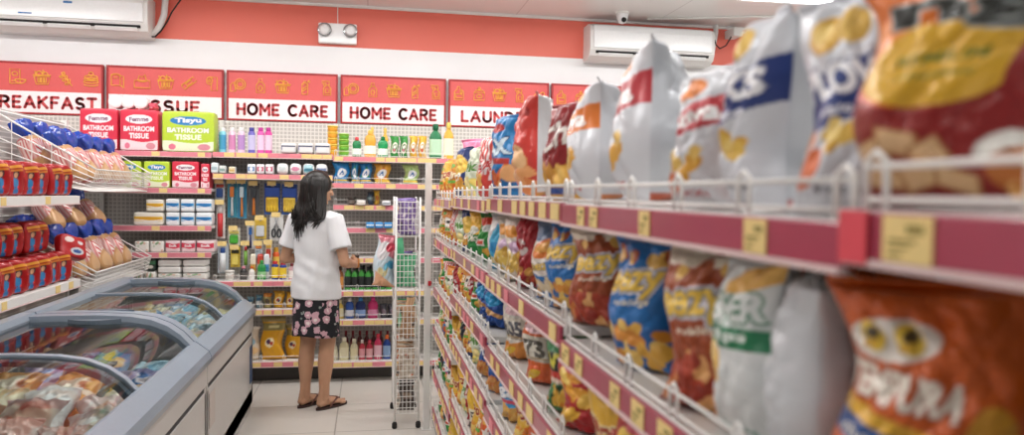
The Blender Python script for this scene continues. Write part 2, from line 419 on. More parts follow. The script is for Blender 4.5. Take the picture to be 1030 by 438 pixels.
# ------------------------------------------------------------------ signs above the back shelves
SRED = mat('sign_red', '#dd5f5d', 0.4, var=0.03); SFRAME = mat('sign_frame_red', '#a82a2c', 0.4); SWHITE = mat('sign_white', '#f1eff0', 0.4, var=0.02); SYEL = mat('icon_yellow', '#f4b254', 0.45); STXT = mat('sign_letter_red', '#d04d50', 0.4)
def arc(cx, cy, rx, ry, a0, a1, n=12): return [(cx+rx*math.cos(math.radians(a0+(a1-a0)*i/n)), cy+ry*math.sin(math.radians(a0+(a1-a0)*i/n))) for i in range(n+1)]
def rectl(x0, x1, y0, y1): return [(x0, y0), (x1, y0), (x1, y1), (x0, y1), (x0, y0)]
ICON = {
 'basket': [[(-.9, .15), (.9, .15), (.65, -.8), (-.65, -.8), (-.9, .15)], [(-1, .3), (1, .3)], rectl(-.45, -.25, -.6, 0), rectl(-.1, .1, -.6, 0), rectl(.25, .45, -.6, 0), arc(-.3, .3, .35, .45, 0, 180), arc(.35, .3, .3, .35, 0, 180), [(0, .3), (.1, .95), (.3, .6)], [(-.7, .3), (-.8, .8), (-.5, .6)]],
 'cereal_box': [rectl(-.8, .3, -.8, .9), arc(-.25, .35, .3, .25, 0, 360), arc(.35, -.3, .6, .5, 180, 360), [(-.25, -.3), (.95, -.3)], [(-.6, -.5), (-.3, -.5)]],
 'wheat': [[(-.6, .7), (.6, -.9)]]+[arc(-.35+.3*i, .55-.42*i, .14, .24, 0, 360, 8) for i in range(3)]+[arc(-.6+.3*i, .2-.42*i, .2, .13, 0, 360, 8) for i in range(3)],
 'pancakes': [arc(0, -.6, .8, .22, 180, 360), arc(0, -.3, .85, .2, 0, 360), arc(0, 0, .8, .2, 0, 360), arc(0, .25, .75, .25, 0, 360), arc(0, .65, .25, .25, 0, 360)],
 'roll_pack': [rectl(-.8, .2, -.6, .6), arc(-.3, .6, .5, .2, 0, 180), [(.2, .6), (.6, .5), (.6, -.9), (.4, -.7), (.2, -.6)], [(-.5, .3), (-.1, .3)]],
 'tissue_box': [rectl(-.9, .9, -.8, .1), [(-.5, .1), (-.35, .7), (0, .5), (.3, .85), (.5, .1)], arc(0, .1, .5, .12, 180, 360)],
 'wipes_pack': [[(-.9, -.3), (.5, .8), (.9, .3), (-.5, -.8), (-.9, -.3)], [(-.4, -.1), (.2, .4), (.4, .1), (-.2, -.35), (-.4, -.1)]],
 'paper_roll': [arc(-.3, .4, .35, .45, 0, 360), arc(-.3, .4, .12, .15, 0, 360, 8), [(-.3, .85), (.6, .85), (.6, -.8), (-.1, -.8), (-.1, 0)]],
 'plate': [arc(.25, .1, .65, .65, 0, 360, 18), arc(.25, .1, .4, .4, 0, 360, 14), [(-.9, -.8), (-.9, 0), (-.6, .3), (-.3, 0), (-.3, -.8), (-.9, -.8)]],
 'bottle': [[(-.2, .5), (-.5, .1), (-.5, -.85), (.5, -.85), (.5, .1), (.2, .5), (-.2, .5)], rectl(-.2, .2, .5, .9), arc(0, -.3, .22, .3, 0, 360)],
 'spray_can': [rectl(-.35, .35, -.85, .35), arc(0, .35, .35, .25, 0, 180), rectl(-.1, .1, .6, .8), [(-.25, -.5), (.25, -.1)], [(-.25, -.2), (.25, .2)], [(.3, .75), (.6, .95)], [(.3, .72), (.65, .7)]],
 'trigger_bottle': [[(-.1, .4), (-.4, 0), (-.4, -.85), (.5, -.85), (.5, 0), (.2, .4), (-.1, .4)], [(-.1, .4), (-.1, .65), (-.6, .65), (-.6, .9), (.3, .9), (.3, .4)], [(-.4, .65), (-.35, .3)], rectl(-.15, .3, -.6, -.1)],
 'detergent_jug': [[(-.6, -.85), (-.6, .2), (-.2, .6), (-.2, .9), (.1, .9), (.1, .6), (.6, .3), (.6, -.85), (-.6, -.85)], rectl(-.4, .4, -.6, -.1), arc(.3, .2, .14, .2, 0, 360)],
 'soap_box': [rectl(-.7, .7, -.8, .2), [(-.7, .2), (-.5, .5), (.5, .5), (.7, .2)], arc(0, -.3, .35, .25, 0, 360), arc(0, .75, .15, .15, 0, 360, 8)],
 'bubbles': [arc(-.3, -.1, .45, .45, 0, 360), arc(.45, .3, .28, .28, 0, 360), arc(.35, -.5, .2, .2, 0, 360, 8)],
}
def icon(kind, parent, cx, cz, s):
    mb = MB()
    for pl in ICON[kind]: mb.tube([(cx+x*s, -0.0165, cz+y*s) for x, y in pl], 0.0042, 4, closed=False)
    mb.build(kind+'_icon', SYEL, parent)
SY = 6.325
STROKE = {'B': (.62, [[(0, 0), (0, 1), (.3, 1)]+arc(.3, .77, .25, .23, 90, -90, 8)+[(0, .54)], arc(.32, .27, .3, .27, 90, -90, 8)+[(0, 0)]]), 'R': (.62, [[(0, 0), (0, 1), (.3, 1)]+arc(.3, .74, .28, .26, 90, -90, 8)+[(0, .48)], [(.3, .48), (.6, 0)]]),
 'E': (.52, [[(.5, 0), (0, 0), (0, 1), (.5, 1)], [(0, .5), (.42, .5)]]), 'A': (.72, [[(0, 0), (.36, 1), (.72, 0)], [(.13, .32), (.59, .32)]]), 'K': (.62, [[(0, 0), (0, 1)], [(.58, 1), (0, .42)], [(.18, .58), (.62, 0)]]),
 'F': (.5, [[(0, 0), (0, 1), (.5, 1)], [(0, .5), (.4, .5)]]), 'S': (.56, [arc(.28, .74, .26, .26, 40, 270, 10)+arc(.28, .25, .28, .25, 90, -140, 10)]), 'T': (.6, [[(0, 1), (.6, 1)], [(.3, 1), (.3, 0)]]), 'I': (.04, [[(0.02, 0), (0.02, 1)]]),
 'U': (.62, [[(0, 1), (0, .3)]+arc(.31, .3, .31, .3, 180, 360, 10)+[(.62, 1)]]), 'H': (.62, [[(0, 0), (0, 1)], [(.62, 0), (.62, 1)], [(0, .5), (.62, .5)]]), 'O': (.8, [arc(.4, .5, .4, .5, 0, 360, 20)]), 'M': (.8, [[(0, 0), (0, 1), (.4, .35), (.8, 1), (.8, 0)]]),
 'C': (.7, [arc(.4, .5, .4, .5, 50, 310, 16)]), 'L': (.48, [[(0, 1), (0, 0), (.48, 0)]]), 'N': (.64, [[(0, 0), (0, 1), (.64, 0), (.64, 1)]]), 'D': (.68, [[(0, 0), (0, 1), (.25, 1)]+arc(.25, .5, .42, .5, 90, -90, 12)+[(0, 0)]]), 'Y': (.68, [[(0, 1), (.34, .5), (.68, 1)], [(.34, .5), (.34, 0)]]), ' ': (.3, [])}
def stroke_word(word, wd, ht, m, parent, zc):
    adv = []; x = 0
    for ch in word: adv.append(x); x += STROKE[ch][0]+.34
    k = wd/(x-.34); r = ht*0.105; ih = ht-2*r
    # flat bold strokes: widen in the sign's plane only
    mb2 = MB()
    for ch, a in zip(word, adv):
        for pl in STROKE[ch][1]:
            P = [((a+px)*k-wd/2, zc-ih/2+py*ih) for px, py in pl]
            for (x0, z0), (x1, z1) in zip(P[:-1], P[1:]):
                dx, dz = x1-x0, z1-z0; L = math.hypot(dx, dz)
                if L < 1e-6: continue
                nx, nz = -dz/L*r, dx/L*r; mb2.prism([(x0+nx, z0+nz), (x1+nx, z1+nz), (x1-nx, z1-nz), (x0-nx, z0-nz)], 0.003, lambda x, z, d: (x, -0.0125-d, z))
            for x0, z0 in P: mb2.prism([(x0+r*math.cos(t*PI/5), z0+r*math.sin(t*PI/5)) for t in range(10)], 0.003, lambda x, z, d: (x, -0.0125-d, z))
    return mb2.build('lettering', m, parent)
def sign(k, word, icons, label, tw=0.0, th=0.1):
    x0 = -1.965+0.868*k; t = thing('aisle_sign', label, 'sign', (x0+0.4225, SY, 1.995), 0, 'red and white signs above the back shelves')
    W2, H = 0.4225, 0.39
    fr = MB()
    for a, b_, c, d in ((-W2, W2, 0, 0.014), (-W2, W2, H-0.014, H), (-W2, -W2+0.014, 0.014, H-0.014), (W2-0.014, W2, 0.014, H-0.014)): fr.bb(a, b_, -0.018, 0.02, c, d, 0.003)
    fr.build('frame', SFRAME, t)
    MB().bb(-W2+0.012, W2-0.012, -0.012, 0.015, 0.172, H-0.012).build('red_panel', SRED, t)
    MB().bb(-W2+0.012, W2-0.012, -0.012, 0.015, 0.012, 0.172).build('white_panel', SWHITE, t)
    for i, kd in enumerate(icons): icon(kd, t, -W2+0.845*(i+0.5)/len(icons), 0.275, 0.062)
    if word: stroke_word(word, tw, th, STXT, t, 0.09)
sign(-1, 'BREAKFAST', ['bottle', 'cereal_box', 'basket', 'wheat', 'pancakes'], 'red and white sign reading BREAKFAST above the bread shelves', 0.74)
sign(0, 'TISSUE', ['roll_pack', 'tissue_box', 'basket', 'wipes_pack', 'paper_roll'], 'red and white sign reading TISSUE behind the toilet rolls', 0.48)
sign(1, 'HOME CARE', ['plate', 'bottle', 'basket', 'spray_can', 'trigger_bottle'], 'red and white HOME CARE sign beside the TISSUE sign', 0.68)
sign(2, 'HOME CARE', ['plate', 'bottle', 'basket', 'spray_can', 'trigger_bottle'], 'red and white HOME CARE sign beside the LAUNDRY sign', 0.68)
sign(3, 'LAUNDRY', ['detergent_jug', 'soap_box', 'basket', 'trigger_bottle', 'bubbles'], 'red and white LAUNDRY sign partly behind snack bags', 0.62)
sign(4, '', ['detergent_jug', 'soap_box', 'basket', 'trigger_bottle', 'bubbles'], 'red sign beside the LAUNDRY sign, mostly hidden by snack bags')

# ------------------------------------------------------------------ air conditioners
ACW = mat('ac_plastic', '#f0f0f0', 0.28, var=0.02, coat=0.3); ACS = mat('ac_side_plastic', '#e2dfdc', 0.4, var=0.02)
def aircon(xc, wd, z0, label):
    t = thing('air_conditioner', label, 'air conditioner', (xc, YW, z0)); h = 0.3; W2 = wd/2
    prof = [(0, 0), (-0.12, 0.0), (-0.19, 0.035), (-0.215, 0.085), (-0.215, 0.24), (-0.195, 0.28), (-0.15, h), (0, h)]
    MB().prism([(y, z) for y, z in prof], wd, lambda y, z, d: (-W2+d, y, z)).build('casing', ACS, t)
    mb = MB(); q = [(-0.216, 0.095), (-0.226, 0.10), (-0.228, 0.235), (-0.207, 0.285), (-0.15, 0.304), (-0.15, 0.299), (-0.2, 0.28), (-0.216, 0.238)]
    mb.prism(q, wd-0.06, lambda y, z, d: (-W2+0.03+d, y, z), smooth=False).build('front_panel', ACW, t)
    MB().box((0, -0.196, 0.07), (wd-0.1, 0.03, 0.022), 0, rot=Matrix.Rotation(0.5, 3, 'X')).build('air_vent', DARK, t)
    for i in range(3):
        x = (-1+i)*(wd-0.12)/3
        MB().box((x, -0.2, 0.045), ((wd-0.12)/3-0.03, 0.012, 0.03), 0.003, rot=Matrix.Rotation(0.75, 3, 'X')).build('louvre', ACW, t)
    return t
a1 = aircon(-2.17, 1.08, 2.59, 'white wall air conditioner above the BREAKFAST sign')
lg = mat('ac_badge_blue', '#2a6fb0', 0.4)
MB().bb(-0.03, 0.03, -0.2315, -0.229, 0.205, 0.22, 0.004).build('badge', lg, a1); MB().bb(-0.33, -0.24, -0.2305, -0.2275, 0.115, 0.124).build('badge', lg, a1)
aircon(2.34, 1.1, 2.575, 'white wall air conditioner behind silver snack bags')
pts = [at(x, y, 1, YW-0.06) for x, y in ((151.5, 34), (156, 33), (161, 26), (165, 15), (166, 4), (167, -8))]
tag(MB().tube([tuple(p) for p in pts], 0.024, 10).build('drain_pipe', ACS), 'white insulated pipe curling up beside the air conditioner', 'pipe')
pts = [at(x, y, 1, YW-0.1) for x, y in ((152, 37), (156, 37), (162, 31), (168, 22), (173, 12), (180, 2), (186, -6))]
tag(MB().tube([tuple(p) for p in pts], 0.006, 6).build('power_cable', DARK), 'black cable running up past the white insulated pipe', 'cable')
pts = [at(x, y, 1, YW-0.05) for x, y in ((715, 60), (718, 45), (720, 33), (720, 24))]
tag(MB().tube([tuple(p) for p in pts], 0.022, 8).build('trunking_pipe', ACS), 'white straight pipe rising beside the far air conditioner', 'pipe')
jb = at(741, 27, 1, 6.22)
t = thing('junction_box', 'small white junction box under the ceiling with black cable', 'junction box', (jb[0], 6.22, 2.87))
MB().bb(-0.045, 0.045, -0.04, 0.14, -0.03, 0.045, 0.01).build('box_body', STEEL, t); MB().bb(0.045, 0.1, -0.012, 0.012, 0, 0.02, 0.003).build('box_plug', STEEL, t)
pts = [at(x, y, 1, 6.24) for x, y in ((738, 30), (735, 38), (730, 46), (724, 49), (720, 45), (719, 40))]
tag(MB().tube([tuple(p) for p in pts], 0.006, 6).build('hanging_cable', DARK), 'black cable sagging from the ceiling junction box', 'cable')
tag(MB().tube([(2.3, 6.2, ZC-0.008), (3.1, 5.9, ZC-0.008), (4.2, 5.75, ZC-0.008)], 0.009, 6).build('ceiling_conduit', STEEL), 'thin white conduit crossing the ceiling panels', 'conduit')
# camera dome
t = thing('security_camera', 'small white dome camera on the ceiling above the air conditioner', 'camera', (2.03, 6.05, ZC-0.02))
MB().lathe([(0.055, 0), (0.055, 0.02)], 18).build('mount', STEEL, t)
MB().lathe([(0.01, -0.075), (0.03, -0.068), (0.042, -0.045), (0.046, -0.02), (0.05, 0)], 18).build('dome', ACW, t)
MB().tube([(0, -0.028, -0.045), (0, -0.048, -0.052)], 0.02, 12).build('lens', DARK, t)
# emergency light
t = thing('emergency_light', 'white twin lamp emergency light on the coral wall', 'emergency light', (-0.255, YW-0.001, 2.63))
MB().bb(-0.15, 0.15, -0.06, 0, 0, 0.16, 0.012).build('case', ACW, t)
rg = mat('lamp_reflector', '#b9bdc0', 0.15, metal=0.8)
for s in (-1, 1):
    l = MB().lathe([(0.035, 0), (0.052, 0.012), (0.056, 0.03), (0.05, 0.034)], 18).xf(Matrix.Translation((s*0.1, -0.055, 0.1)) @ Matrix.Rotation(PI/2, 4, 'X')).build('lamp_head', rg, t)
    MB().lathe([(0.001, 0.034), (0.044, 0.036), (0.03, 0.046), (0.001, 0.05)], 16).xf(Matrix.Translation((s*0.1, -0.055, 0.1)) @ Matrix.Rotation(PI/2, 4, 'X')).build('lamp_lens', ACW, l)
MB().tube([(0, -0.02, 0.16), (-0.003, -0.012, 0.25), (-0.002, -0.012, ZC-2.63)], 0.004, 5).build('cord', STEEL, t)

# ================================================================== SHELVING
def shelf_unit(name, label, loc, rotz, W, depth, H, shelves, group, back=True, end=(True, True), base=0.1, seed=0, backmat=None, top=None):
    """A shelving bay: local x along the front, front at y = 0 facing -y, shelves = dicts(z, d, rail, tags, guard)."""
    q = random.Random(seed); t = thing(name, label, 'shelving', loc, rotz, group)
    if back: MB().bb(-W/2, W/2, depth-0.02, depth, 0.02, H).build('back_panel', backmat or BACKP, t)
    for s, e in ((-1, end[0]), (1, end[1])):
        if e: MB().bb(s*W/2-0.015 if s > 0 else -W/2, s*W/2 if s > 0 else -W/2+0.015, depth-0.05, depth, 0, H, 0.003).build('upright', STEEL, t)
    MB().bb(-W/2+0.001, W/2-0.001, 0.14, depth-0.021, 0, base-0.001).build('kick_plate', KICK, t)
    for sh in shelves:
        z = sh['z']; d = sh.get('d', depth); y0 = depth-d; rh = sh.get('rh', 0.038)
        so = MB().bb(-W/2+0.001, W/2-0.001, y0+0.006, depth-0.021, z+rh-0.022, z+rh, 0.003).build('shelf', STEEL, t)
        ro = MB().bb(-W/2+0.002, W/2-0.002, y0-0.004, y0+0.005, z+0.003, z+rh-0.001, 0.002).build('price_rail', sh.get('rail', RAIL), so)
        MB().bb(-W/2+0.002, W/2-0.002, y0-0.007, y0+0.004, z-0.003, z+0.003, 0.001).build('rail_lip', LIP, so)
        for x, w_, col in sh.get('tags', ()):
            tm = MB().bb(x-w_/2, x+w_/2, y0-0.0062, y0-0.0045, z+0.004, z+rh-0.003)
            if sh.get('ink'):
                for a_, b_, c_, d_ in ((.5, .85, .62, .8), (.12, .7, .42, .5), (.12, .55, .3, .36), (.12, .4, .12, .2)): tm.bb(x-w_/2+w_*a_, x-w_/2+w_*b_, y0-0.0064, y0-0.006, z+0.004+(rh-0.007)*c_, z+0.004+(rh-0.007)*d_, 0, 1)
            tm.build('price_tag', [TAGP if col == 'p' else TAG, INK], so)
        if sh.get('guard', True):
            g = MB(); zt = z+rh; gh = sh.get('gh', 0.04); r = sh.get('gr', 0.0022); hw = sh.get('hw', 0.008)
            for zz in (zt+0.008, zt+gh): g.tube([(-W/2+0.01, y0+0.012, zz), (W/2-0.01, y0+0.012, zz)], r, 6)
            k = max(2, int(W/0.16))
            for i in range(k+1):
                xx = -W/2+0.02+(W-0.04)*i/k
                g.tube([(xx-hw, y0+0.011, zt-0.01), (xx-hw, y0+0.011, zt+gh+0.004), (xx, y0+0.011, zt+gh+0.012), (xx+hw, y0+0.011, zt+gh+0.004), (xx+hw, y0+0.011, zt-0.01)], r, 6)
            g.build('wire_guard', WIRE, so)
    return t
KICK = mat('dark_kick_plate', '#4e4a47', 0.5)
BACKP, N, Lk, b = node_mat('perforated_white_panel', 0.5)
tc = N.new('ShaderNodeTexCoord'); br = N.new('ShaderNodeTexBrick'); br.offset = 0; br.inputs['Scale'].default_value = 1
br.inputs['Brick Width'].default_value = 0.03; br.inputs['Row Height'].default_value = 0.03; br.inputs['Mortar Size'].default_value = 0.0045
br.inputs['Color1'].default_value = (*lin('#b9b4ae'), 1); br.inputs['Color2'].default_value = (*lin('#bdb8b2'), 1); br.inputs['Mortar'].default_value = (*lin('#dedad4'), 1)
sx = N.new('ShaderNodeSeparateXYZ'); cx = N.new('ShaderNodeCombineXYZ')
Lk.new(tc.outputs['Object'], sx.inputs[0]); Lk.new(sx.outputs['X'], cx.inputs['X']); Lk.new(sx.outputs['Z'], cx.inputs['Y']); Lk.new(cx.outputs[0], br.inputs['Vector']); Lk.new(br.outputs['Color'], b.inputs['Base Color'])

def tags_even(W, n, q, w=(0.05, 0.07), cols='yyyp', skip=0.15):
    out = []
    for i in range(n):
        if q.random() < skip: continue
        ww = q.uniform(*w)*min(1, W/n/0.08) if W/n < 0.08 else q.uniform(*w)
        out.append((-W/2+W*(i+0.5)/n+q.uniform(-0.006, 0.006), min(ww, W/n-0.006), q.choice(cols)))
    return out
# back wall: the bay edges lie on x = -1.99, -1.128, -0.266, 0.6, 1.46; fronts on y = 5.9
YF, BW = 5.9, 0.862
def zlow(px, py): return float(at(px, py, 1, YF)[2])
q = random.Random(3)
ZT = [zlow(170, y) for y in (157.8, 194.5, 232.5, 259.5)]+[zlow(170, 308), 0.36, 0.1]         # tissue bay
ZM = [zlow(262, 159), zlow(262, 180.5), zlow(245, 288.5), zlow(245, 317.5), zlow(300, 369)]   # middle bay
ZR = [zlow(385, y) for y in (163.3, 190, 212, 235, 265.5, 298, 327, 369)]             # laundry bay
ZB = [1.68, 1.42, 1.13, 0.9, 0.6, 0.36, 0.1]
xc = lambda k: -1.128-BW/2+BW*k
shelf_unit('wall_shelving', 'white wall shelving with pink rails stacked with tissue packs', (xc(0), YF, 0), 0, BW, 0.42, 1.99, [dict(z=z, rail=RAILP, tags=[(-0.3+0.02*i, 0.05, 'y'), (0.05+0.05*(i % 2), 0.055, 'y'), (0.36, 0.05, 'y')], guard=False) for i, z in enumerate(ZT)], 'back wall shelving bays')
shelf_unit('wall_shelving', 'white wall shelving with hanging hardware cards and aerosol cans', (xc(1), YF, 0), 0, BW, 0.42, 1.99,
    [dict(z=ZM[0], d=0.4, rail=RAILP, tags=tags_even(BW, 11, q, (0.068, 0.076), 'yyp', 0.1), guard=False), dict(z=ZM[1], d=0.4, rail=RAILP, tags=tags_even(BW, 11, q, (0.065, 0.075), 'yyyyp', 0.1), guard=False)]+
    [dict(z=z, rail=RAILP, tags=tags_even(BW, 12, q, (0.062, 0.069), 'yyyyp', 0.05)) for z in ZM[2:]], 'back wall shelving bays')
shelf_unit('wall_shelving', 'white wall shelving of dish soap and laundry bottles behind the shopper', (xc(2), YF, 0), 0, BW, 0.42, 1.99,
    [dict(z=z, d=0.42 if i not in (2, 3, 4) else 0.36, rail=RAILP, tags=tags_even(BW, 11, q, (0.066, 0.076), 'yyyp' if i not in (3, 4) else 'y', 0.08 if i not in (3, 4) else 0.6), gr=0.0018) for i, z in enumerate(ZR)], 'back wall shelving bays')
shelf_unit('wall_shelving', 'white wall shelving behind the bread baskets', (xc(-1), YF, 0), 0, BW, 0.42, 1.99, [dict(z=z, rail=RAILP, tags=tags_even(BW, 8, q), guard=False) for z in ZB], 'back wall shelving bays')
shelf_unit('wall_shelving', 'white wall shelving under the LAUNDRY sign behind the snack aisle', (xc(3), YF, 0), 0, BW, 0.42, 1.99, [dict(z=z, rail=RAILP, tags=tags_even(BW, 8, q), guard=False) for z in ZR[:4]+[0.6, 0.1]], 'back wall shelving bays')

# snack gondola on the aisle: fronts on x = GX facing -x
GX, GD = 0.39, 0.42
SEAM = [4.62, 3.65, 2.53, 1.515, 0.572, -0.42]
GZ = [[1.372, 1.135, 0.84, 0.60, 0.34, 0.11], [1.385, 1.142, 0.925, 0.71, 0.42, 0.11], [1.392, 1.138, 0.90, 0.695, 0.40, 0.11], [1.389, 1.112, 0.84, 0.57, 0.33, 0.11], [1.399, 1.112, 0.84, 0.57, 0.33, 0.11]]
names = ['white snack shelving bay next to the far end post', 'white snack shelving bay, second from the end post', 'white snack shelving bay with the bag marked 73', 'white snack shelving bay under the silver snack bags', 'white snack shelving bay with the big red and orange bags']
tagspec = [('yyyp', 9), ('yyyp', 9), ('yyyp', 9), None, None]
for i in range(5):
    y0, y1 = SEAM[i], SEAM[i+1]; W = y0-y1; sh = []; yc = (y0+y1)/2
    for j, z in enumerate(GZ[i]):
        if tagspec[i]: tg = tags_even(W, 9, q, (0.055, 0.075), 'yyyp', 0.25)
        elif i == 3: tg = [(yc-float(at(px, 200, 0, GX)[1]), w_, 'y') for px, w_ in ((587, 0.045), (600, 0.045), (652, 0.042), (765, 0.045))] if j == 0 else tags_even(W, 9, q, (0.045, 0.055), 'y', 0.25)
        else: tg = [(yc-float(at(920, 200, 0, GX)[1]), 0.052, 'y')] if j == 0 else tags_even(W, 6, q, (0.045, 0.055), 'y', 0.3)
        sh.append(dict(z=z, tags=tg, gh=0.035, gr=0.0029, hw=0.0125, rh=0.042, rail=RAIL, ink=i > 2))
    tt = shelf_unit('snack_gondola', names[i], (GX, yc, 0), -PI/2, W, GD, 1.435, sh, 'snack gondola bays along the aisle', end=(True, True), backmat=M('#5a5450', 0.5))  # back panels coloured dark to stand in for shade behind the bags
    if i == 4:
        so = [c for c in tt.children if c.name.startswith('shelf')][0]
        x = yc-float(at(838, 200, 0, GX)[1])
        MB().bb(-W/2+0.001, -W/2+0.036, -0.009, -0.0055, GZ[i][0]-0.001, GZ[i][0]+0.042, 0.001).build('end_clip', RAILR, so)
# end post of the gondola
t = thing('gondola_post', 'tall white post at the far end of the snack shelving', 'post', (0.356, 4.66, 0))
MB().bb(-0.02, 0.02, -0.022, 0.022, 0, 1.63, 0.004).build('post_tube', STEEL, t); MB().bb(-0.03, 0.03, -0.03, 0.03, 0, 0.006, 0.001).build('foot_plate', STEEL, t)
MB().box((0.01, -0.03, 0.9), (0.02, 0.014, 0.03), 0.005).build('red_clip', M('#c23038'), t)
# wire end panel between the post and the gondola end
t = thing('end_grid', 'white wire grid panel closing the far end of the snack shelving', 'grid panel', (0.385, 4.65, 0))
g = MB()
for k in range(9): g.tube([(k*0.05, 0, 0.05), (k*0.05, 0, 1.4)], 0.0025, 5)
g.build('upright_wires', WIRE, t); g = MB()
for k in range(20): g.tube([(0, 0, 0.06+k*0.07), (0.4, 0, 0.06+k*0.07)], 0.0025, 5)
g.build('cross_wires', WIRE, t)

# bread and red-pack shelving on the far side of the freezers, facing +x
LX = -1.6
lg_ = shelf_unit('bread_shelving', 'white shelving with red snack packs behind the freezers', (LX, 3.76, 0), PI/2, 1.84, 0.5, 1.9,
    [dict(z=z, tags=[(-0.45, 0.05, 'y'), (0.48 if z > 1 else 0.6, 0.06, 'y'), (0.0, 0.05, 'y'), (0.78 if z < 1 else -0.7, 0.06, 'y')], guard=False, rail=STEEL, rh=0.045) for z in (1.36, 0.893, 0.45, 0.11)], None)
MB().bb(0.905, 0.955, 0.0, 0.05, 0, 0.91, 0.004).build('front_post', M('#b5afa9', 0.45), lg_)
bb_ = thing('basket_stand', 'white frame carrying two sloping wire bread baskets', 'stand', (-2.1, 5.4, 0))
for yy in (-0.68, 0.47): MB().bb(-0.02, 0.02, yy-0.02, yy+0.02, 0, 1.92, 0.003).build('upright', STEEL, bb_)
MB().bb(-0.005, 0.005, -0.66, 0.45, 0.02, 1.9).build('back_panel', BACKP, bb_)
def wire_basket(label, zb, zl, zt):
    """Sloping basket: back x -2.07, lip x -1.58; zt back top, zl lip top, zb bottom."""
    t = thing('wire_basket', label, 'basket', (-2.07, 5.4, zb), 0, 'wire bread baskets'); Y0, Y1, D = -0.66, 0.46, 0.51; r = 0.0032
    zl -= zb; zt -= zb; m = MB()
    m.tube([(0, Y0, zt), (D+0.03, Y0, zl), (D+0.03, Y1, zl), (0, Y1, zt), (0, Y0, zt)], 0.005, 6); m.tube([(0, Y0, 0.1), (D, Y0, 0), (D, Y1, 0), (0, Y1, 0.1), (0, Y0, 0.1)], 0.004, 6)
    m.build('rim', WIRE, t); m = MB()
    for k in range(41): yy = Y0+(Y1-Y0)*k/40; m.tube([(D+0.03, yy, zl), (D, yy, 0), (0, yy, 0.1)], r*0.7, 4)
    for k in range(1, 5): m.tube([(D+0.03*k/5, Y0, zl*k/5), (D+0.03*k/5, Y1, zl*k/5)], r*0.6, 4)
    for k in range(1, 5): m.tube([(D*k/5, Y0, 0.1-0.1*k/5), (D*k/5, Y1, 0.1-0.1*k/5)], r*0.7, 4)
    m.build('front_wires', WIRE, t)
    for yy in (Y0, Y1):
        m = MB()
        for k in range(1, 5):
            f = k/5; m.tube([(0, yy, 0.1+(zt-0.1)*f), (D+0.03*f, yy, zl*f)], r, 5)
        for k in range(1, 5):
            f = k/5; m.tube([(D*f, yy, 0.1-0.1*f), (D*f, yy, zt+(zl-zt)*f)], r*0.8, 5)
        m.build('side_wires', WIRE, t)
    m = MB()
    for k in range(5):
        f = k/4; m.tube([(0, Y0, 0.1+(zt-0.1)*f), (0, Y1, 0.1+(zt-0.1)*f)], r, 5)
    m.build('back_wires', WIRE, t); return t
wire_basket('white sloping wire basket of striped bread, upper of two', 1.43, 1.555, 1.88)
wire_basket('white sloping wire basket of striped bread above the freezers', 0.85, 0.965, 1.28)
# ================================================================== SNACK BAGS
SIL = '#c9ccd2'
def back_tex(col, ink='#8f949c', w=40, h=60, seed=0, foot=None):
    t = Tex(w, h, col, 0.7); q = random.Random(seed)
    for k in range(4): t.rect(0.25, q.uniform(0.6, 0.8), 0.16+0.035*k, 0.16+0.035*k+0.012, ink)
    if foot: t.rect(0, 1, 0, 0.05, foot)
    return t
KIND = {}
def kind(key, desc, w, h, th, tex, back, n=(40, 56), cat='snack bag', crease=1.25, **k):
    KIND[key] = dict(desc=desc, w=w, h=h, parts=[bag_parts(w, h, th, tex, back, n[0], n[1], seed=sum(map(ord, key))+100*s, crease=crease, **k) for s in range(2)], n=0)
R = random.Random
# -- big red and orange bag on the top shelf
t = Tex(300, 380, '#8a1410', 0.8)
t.ell(0.38, 0.72, 0.5, 0.3, '#cf4a14').ell(0.36, 0.72, 0.44, 0.26, '#e27f1e').ell(0.44, 0.62, 0.42, 0.2, '#d9a726').ell(0.5, 0.99, 0.6, 0.2, '#d9701f').ell(1.06, 0.62, 0.28, 0.3, '#8a1410')
t.text('REMIUM', 0.44, 0.64, 0.05, '#6a7416', 0.05, width=0.45).text('cheese', 0.46, 0.565, 0.04, '#86801c', 0.05, width=0.4)
t.text('ng', 0.5, 0.835, 0.15, '#1d1f19', 0.0, width=0.78, bold=0.03, out='#9da29f', ow=0.014)
for x, y, w_, r in ((0.10, 0.24, 0.11, 0.2), (0.27, 0.27, 0.12, -0.2), (0.42, 0.22, 0.10, 0.3), (0.14, 0.13, 0.13, -0.1), (0.34, 0.13, 0.13, 0.25), (0.5, 0.1, 0.1, -0.3)):
    for k_, cl in ((1.0, '#b07a48'), (0.82, '#d9b284')):
        c_, n_ = math.cos(r)*w_*k_, math.sin(r)*w_*k_
        t.poly([(x-c_+n_*.6, y-n_-c_*.5), (x+c_+n_*.6, y+n_-c_*.5), (x+c_-n_*.6, y+n_+c_*.5), (x-c_-n_*.6, y-n_+c_*.5)], cl)
t.ell(0.82, 0.24, 0.2, 0.07, '#d9d4cc', 0.3).ell(0.86, 0.15, 0.22, 0.10, '#b5651f', 0.2).ell(0.78, 0.27, 0.12, 0.03, '#f1ece4', 0.5).blobs(8, 0.7, 0.98, 0.04, 0.14, 0.05, ['#c47a35', '#e0a45c'], 4)
kind('bigred', 'big red and orange fries bag', 0.165, 0.215, 0.07, t, back_tex('#9a1a14'), (90, 120))
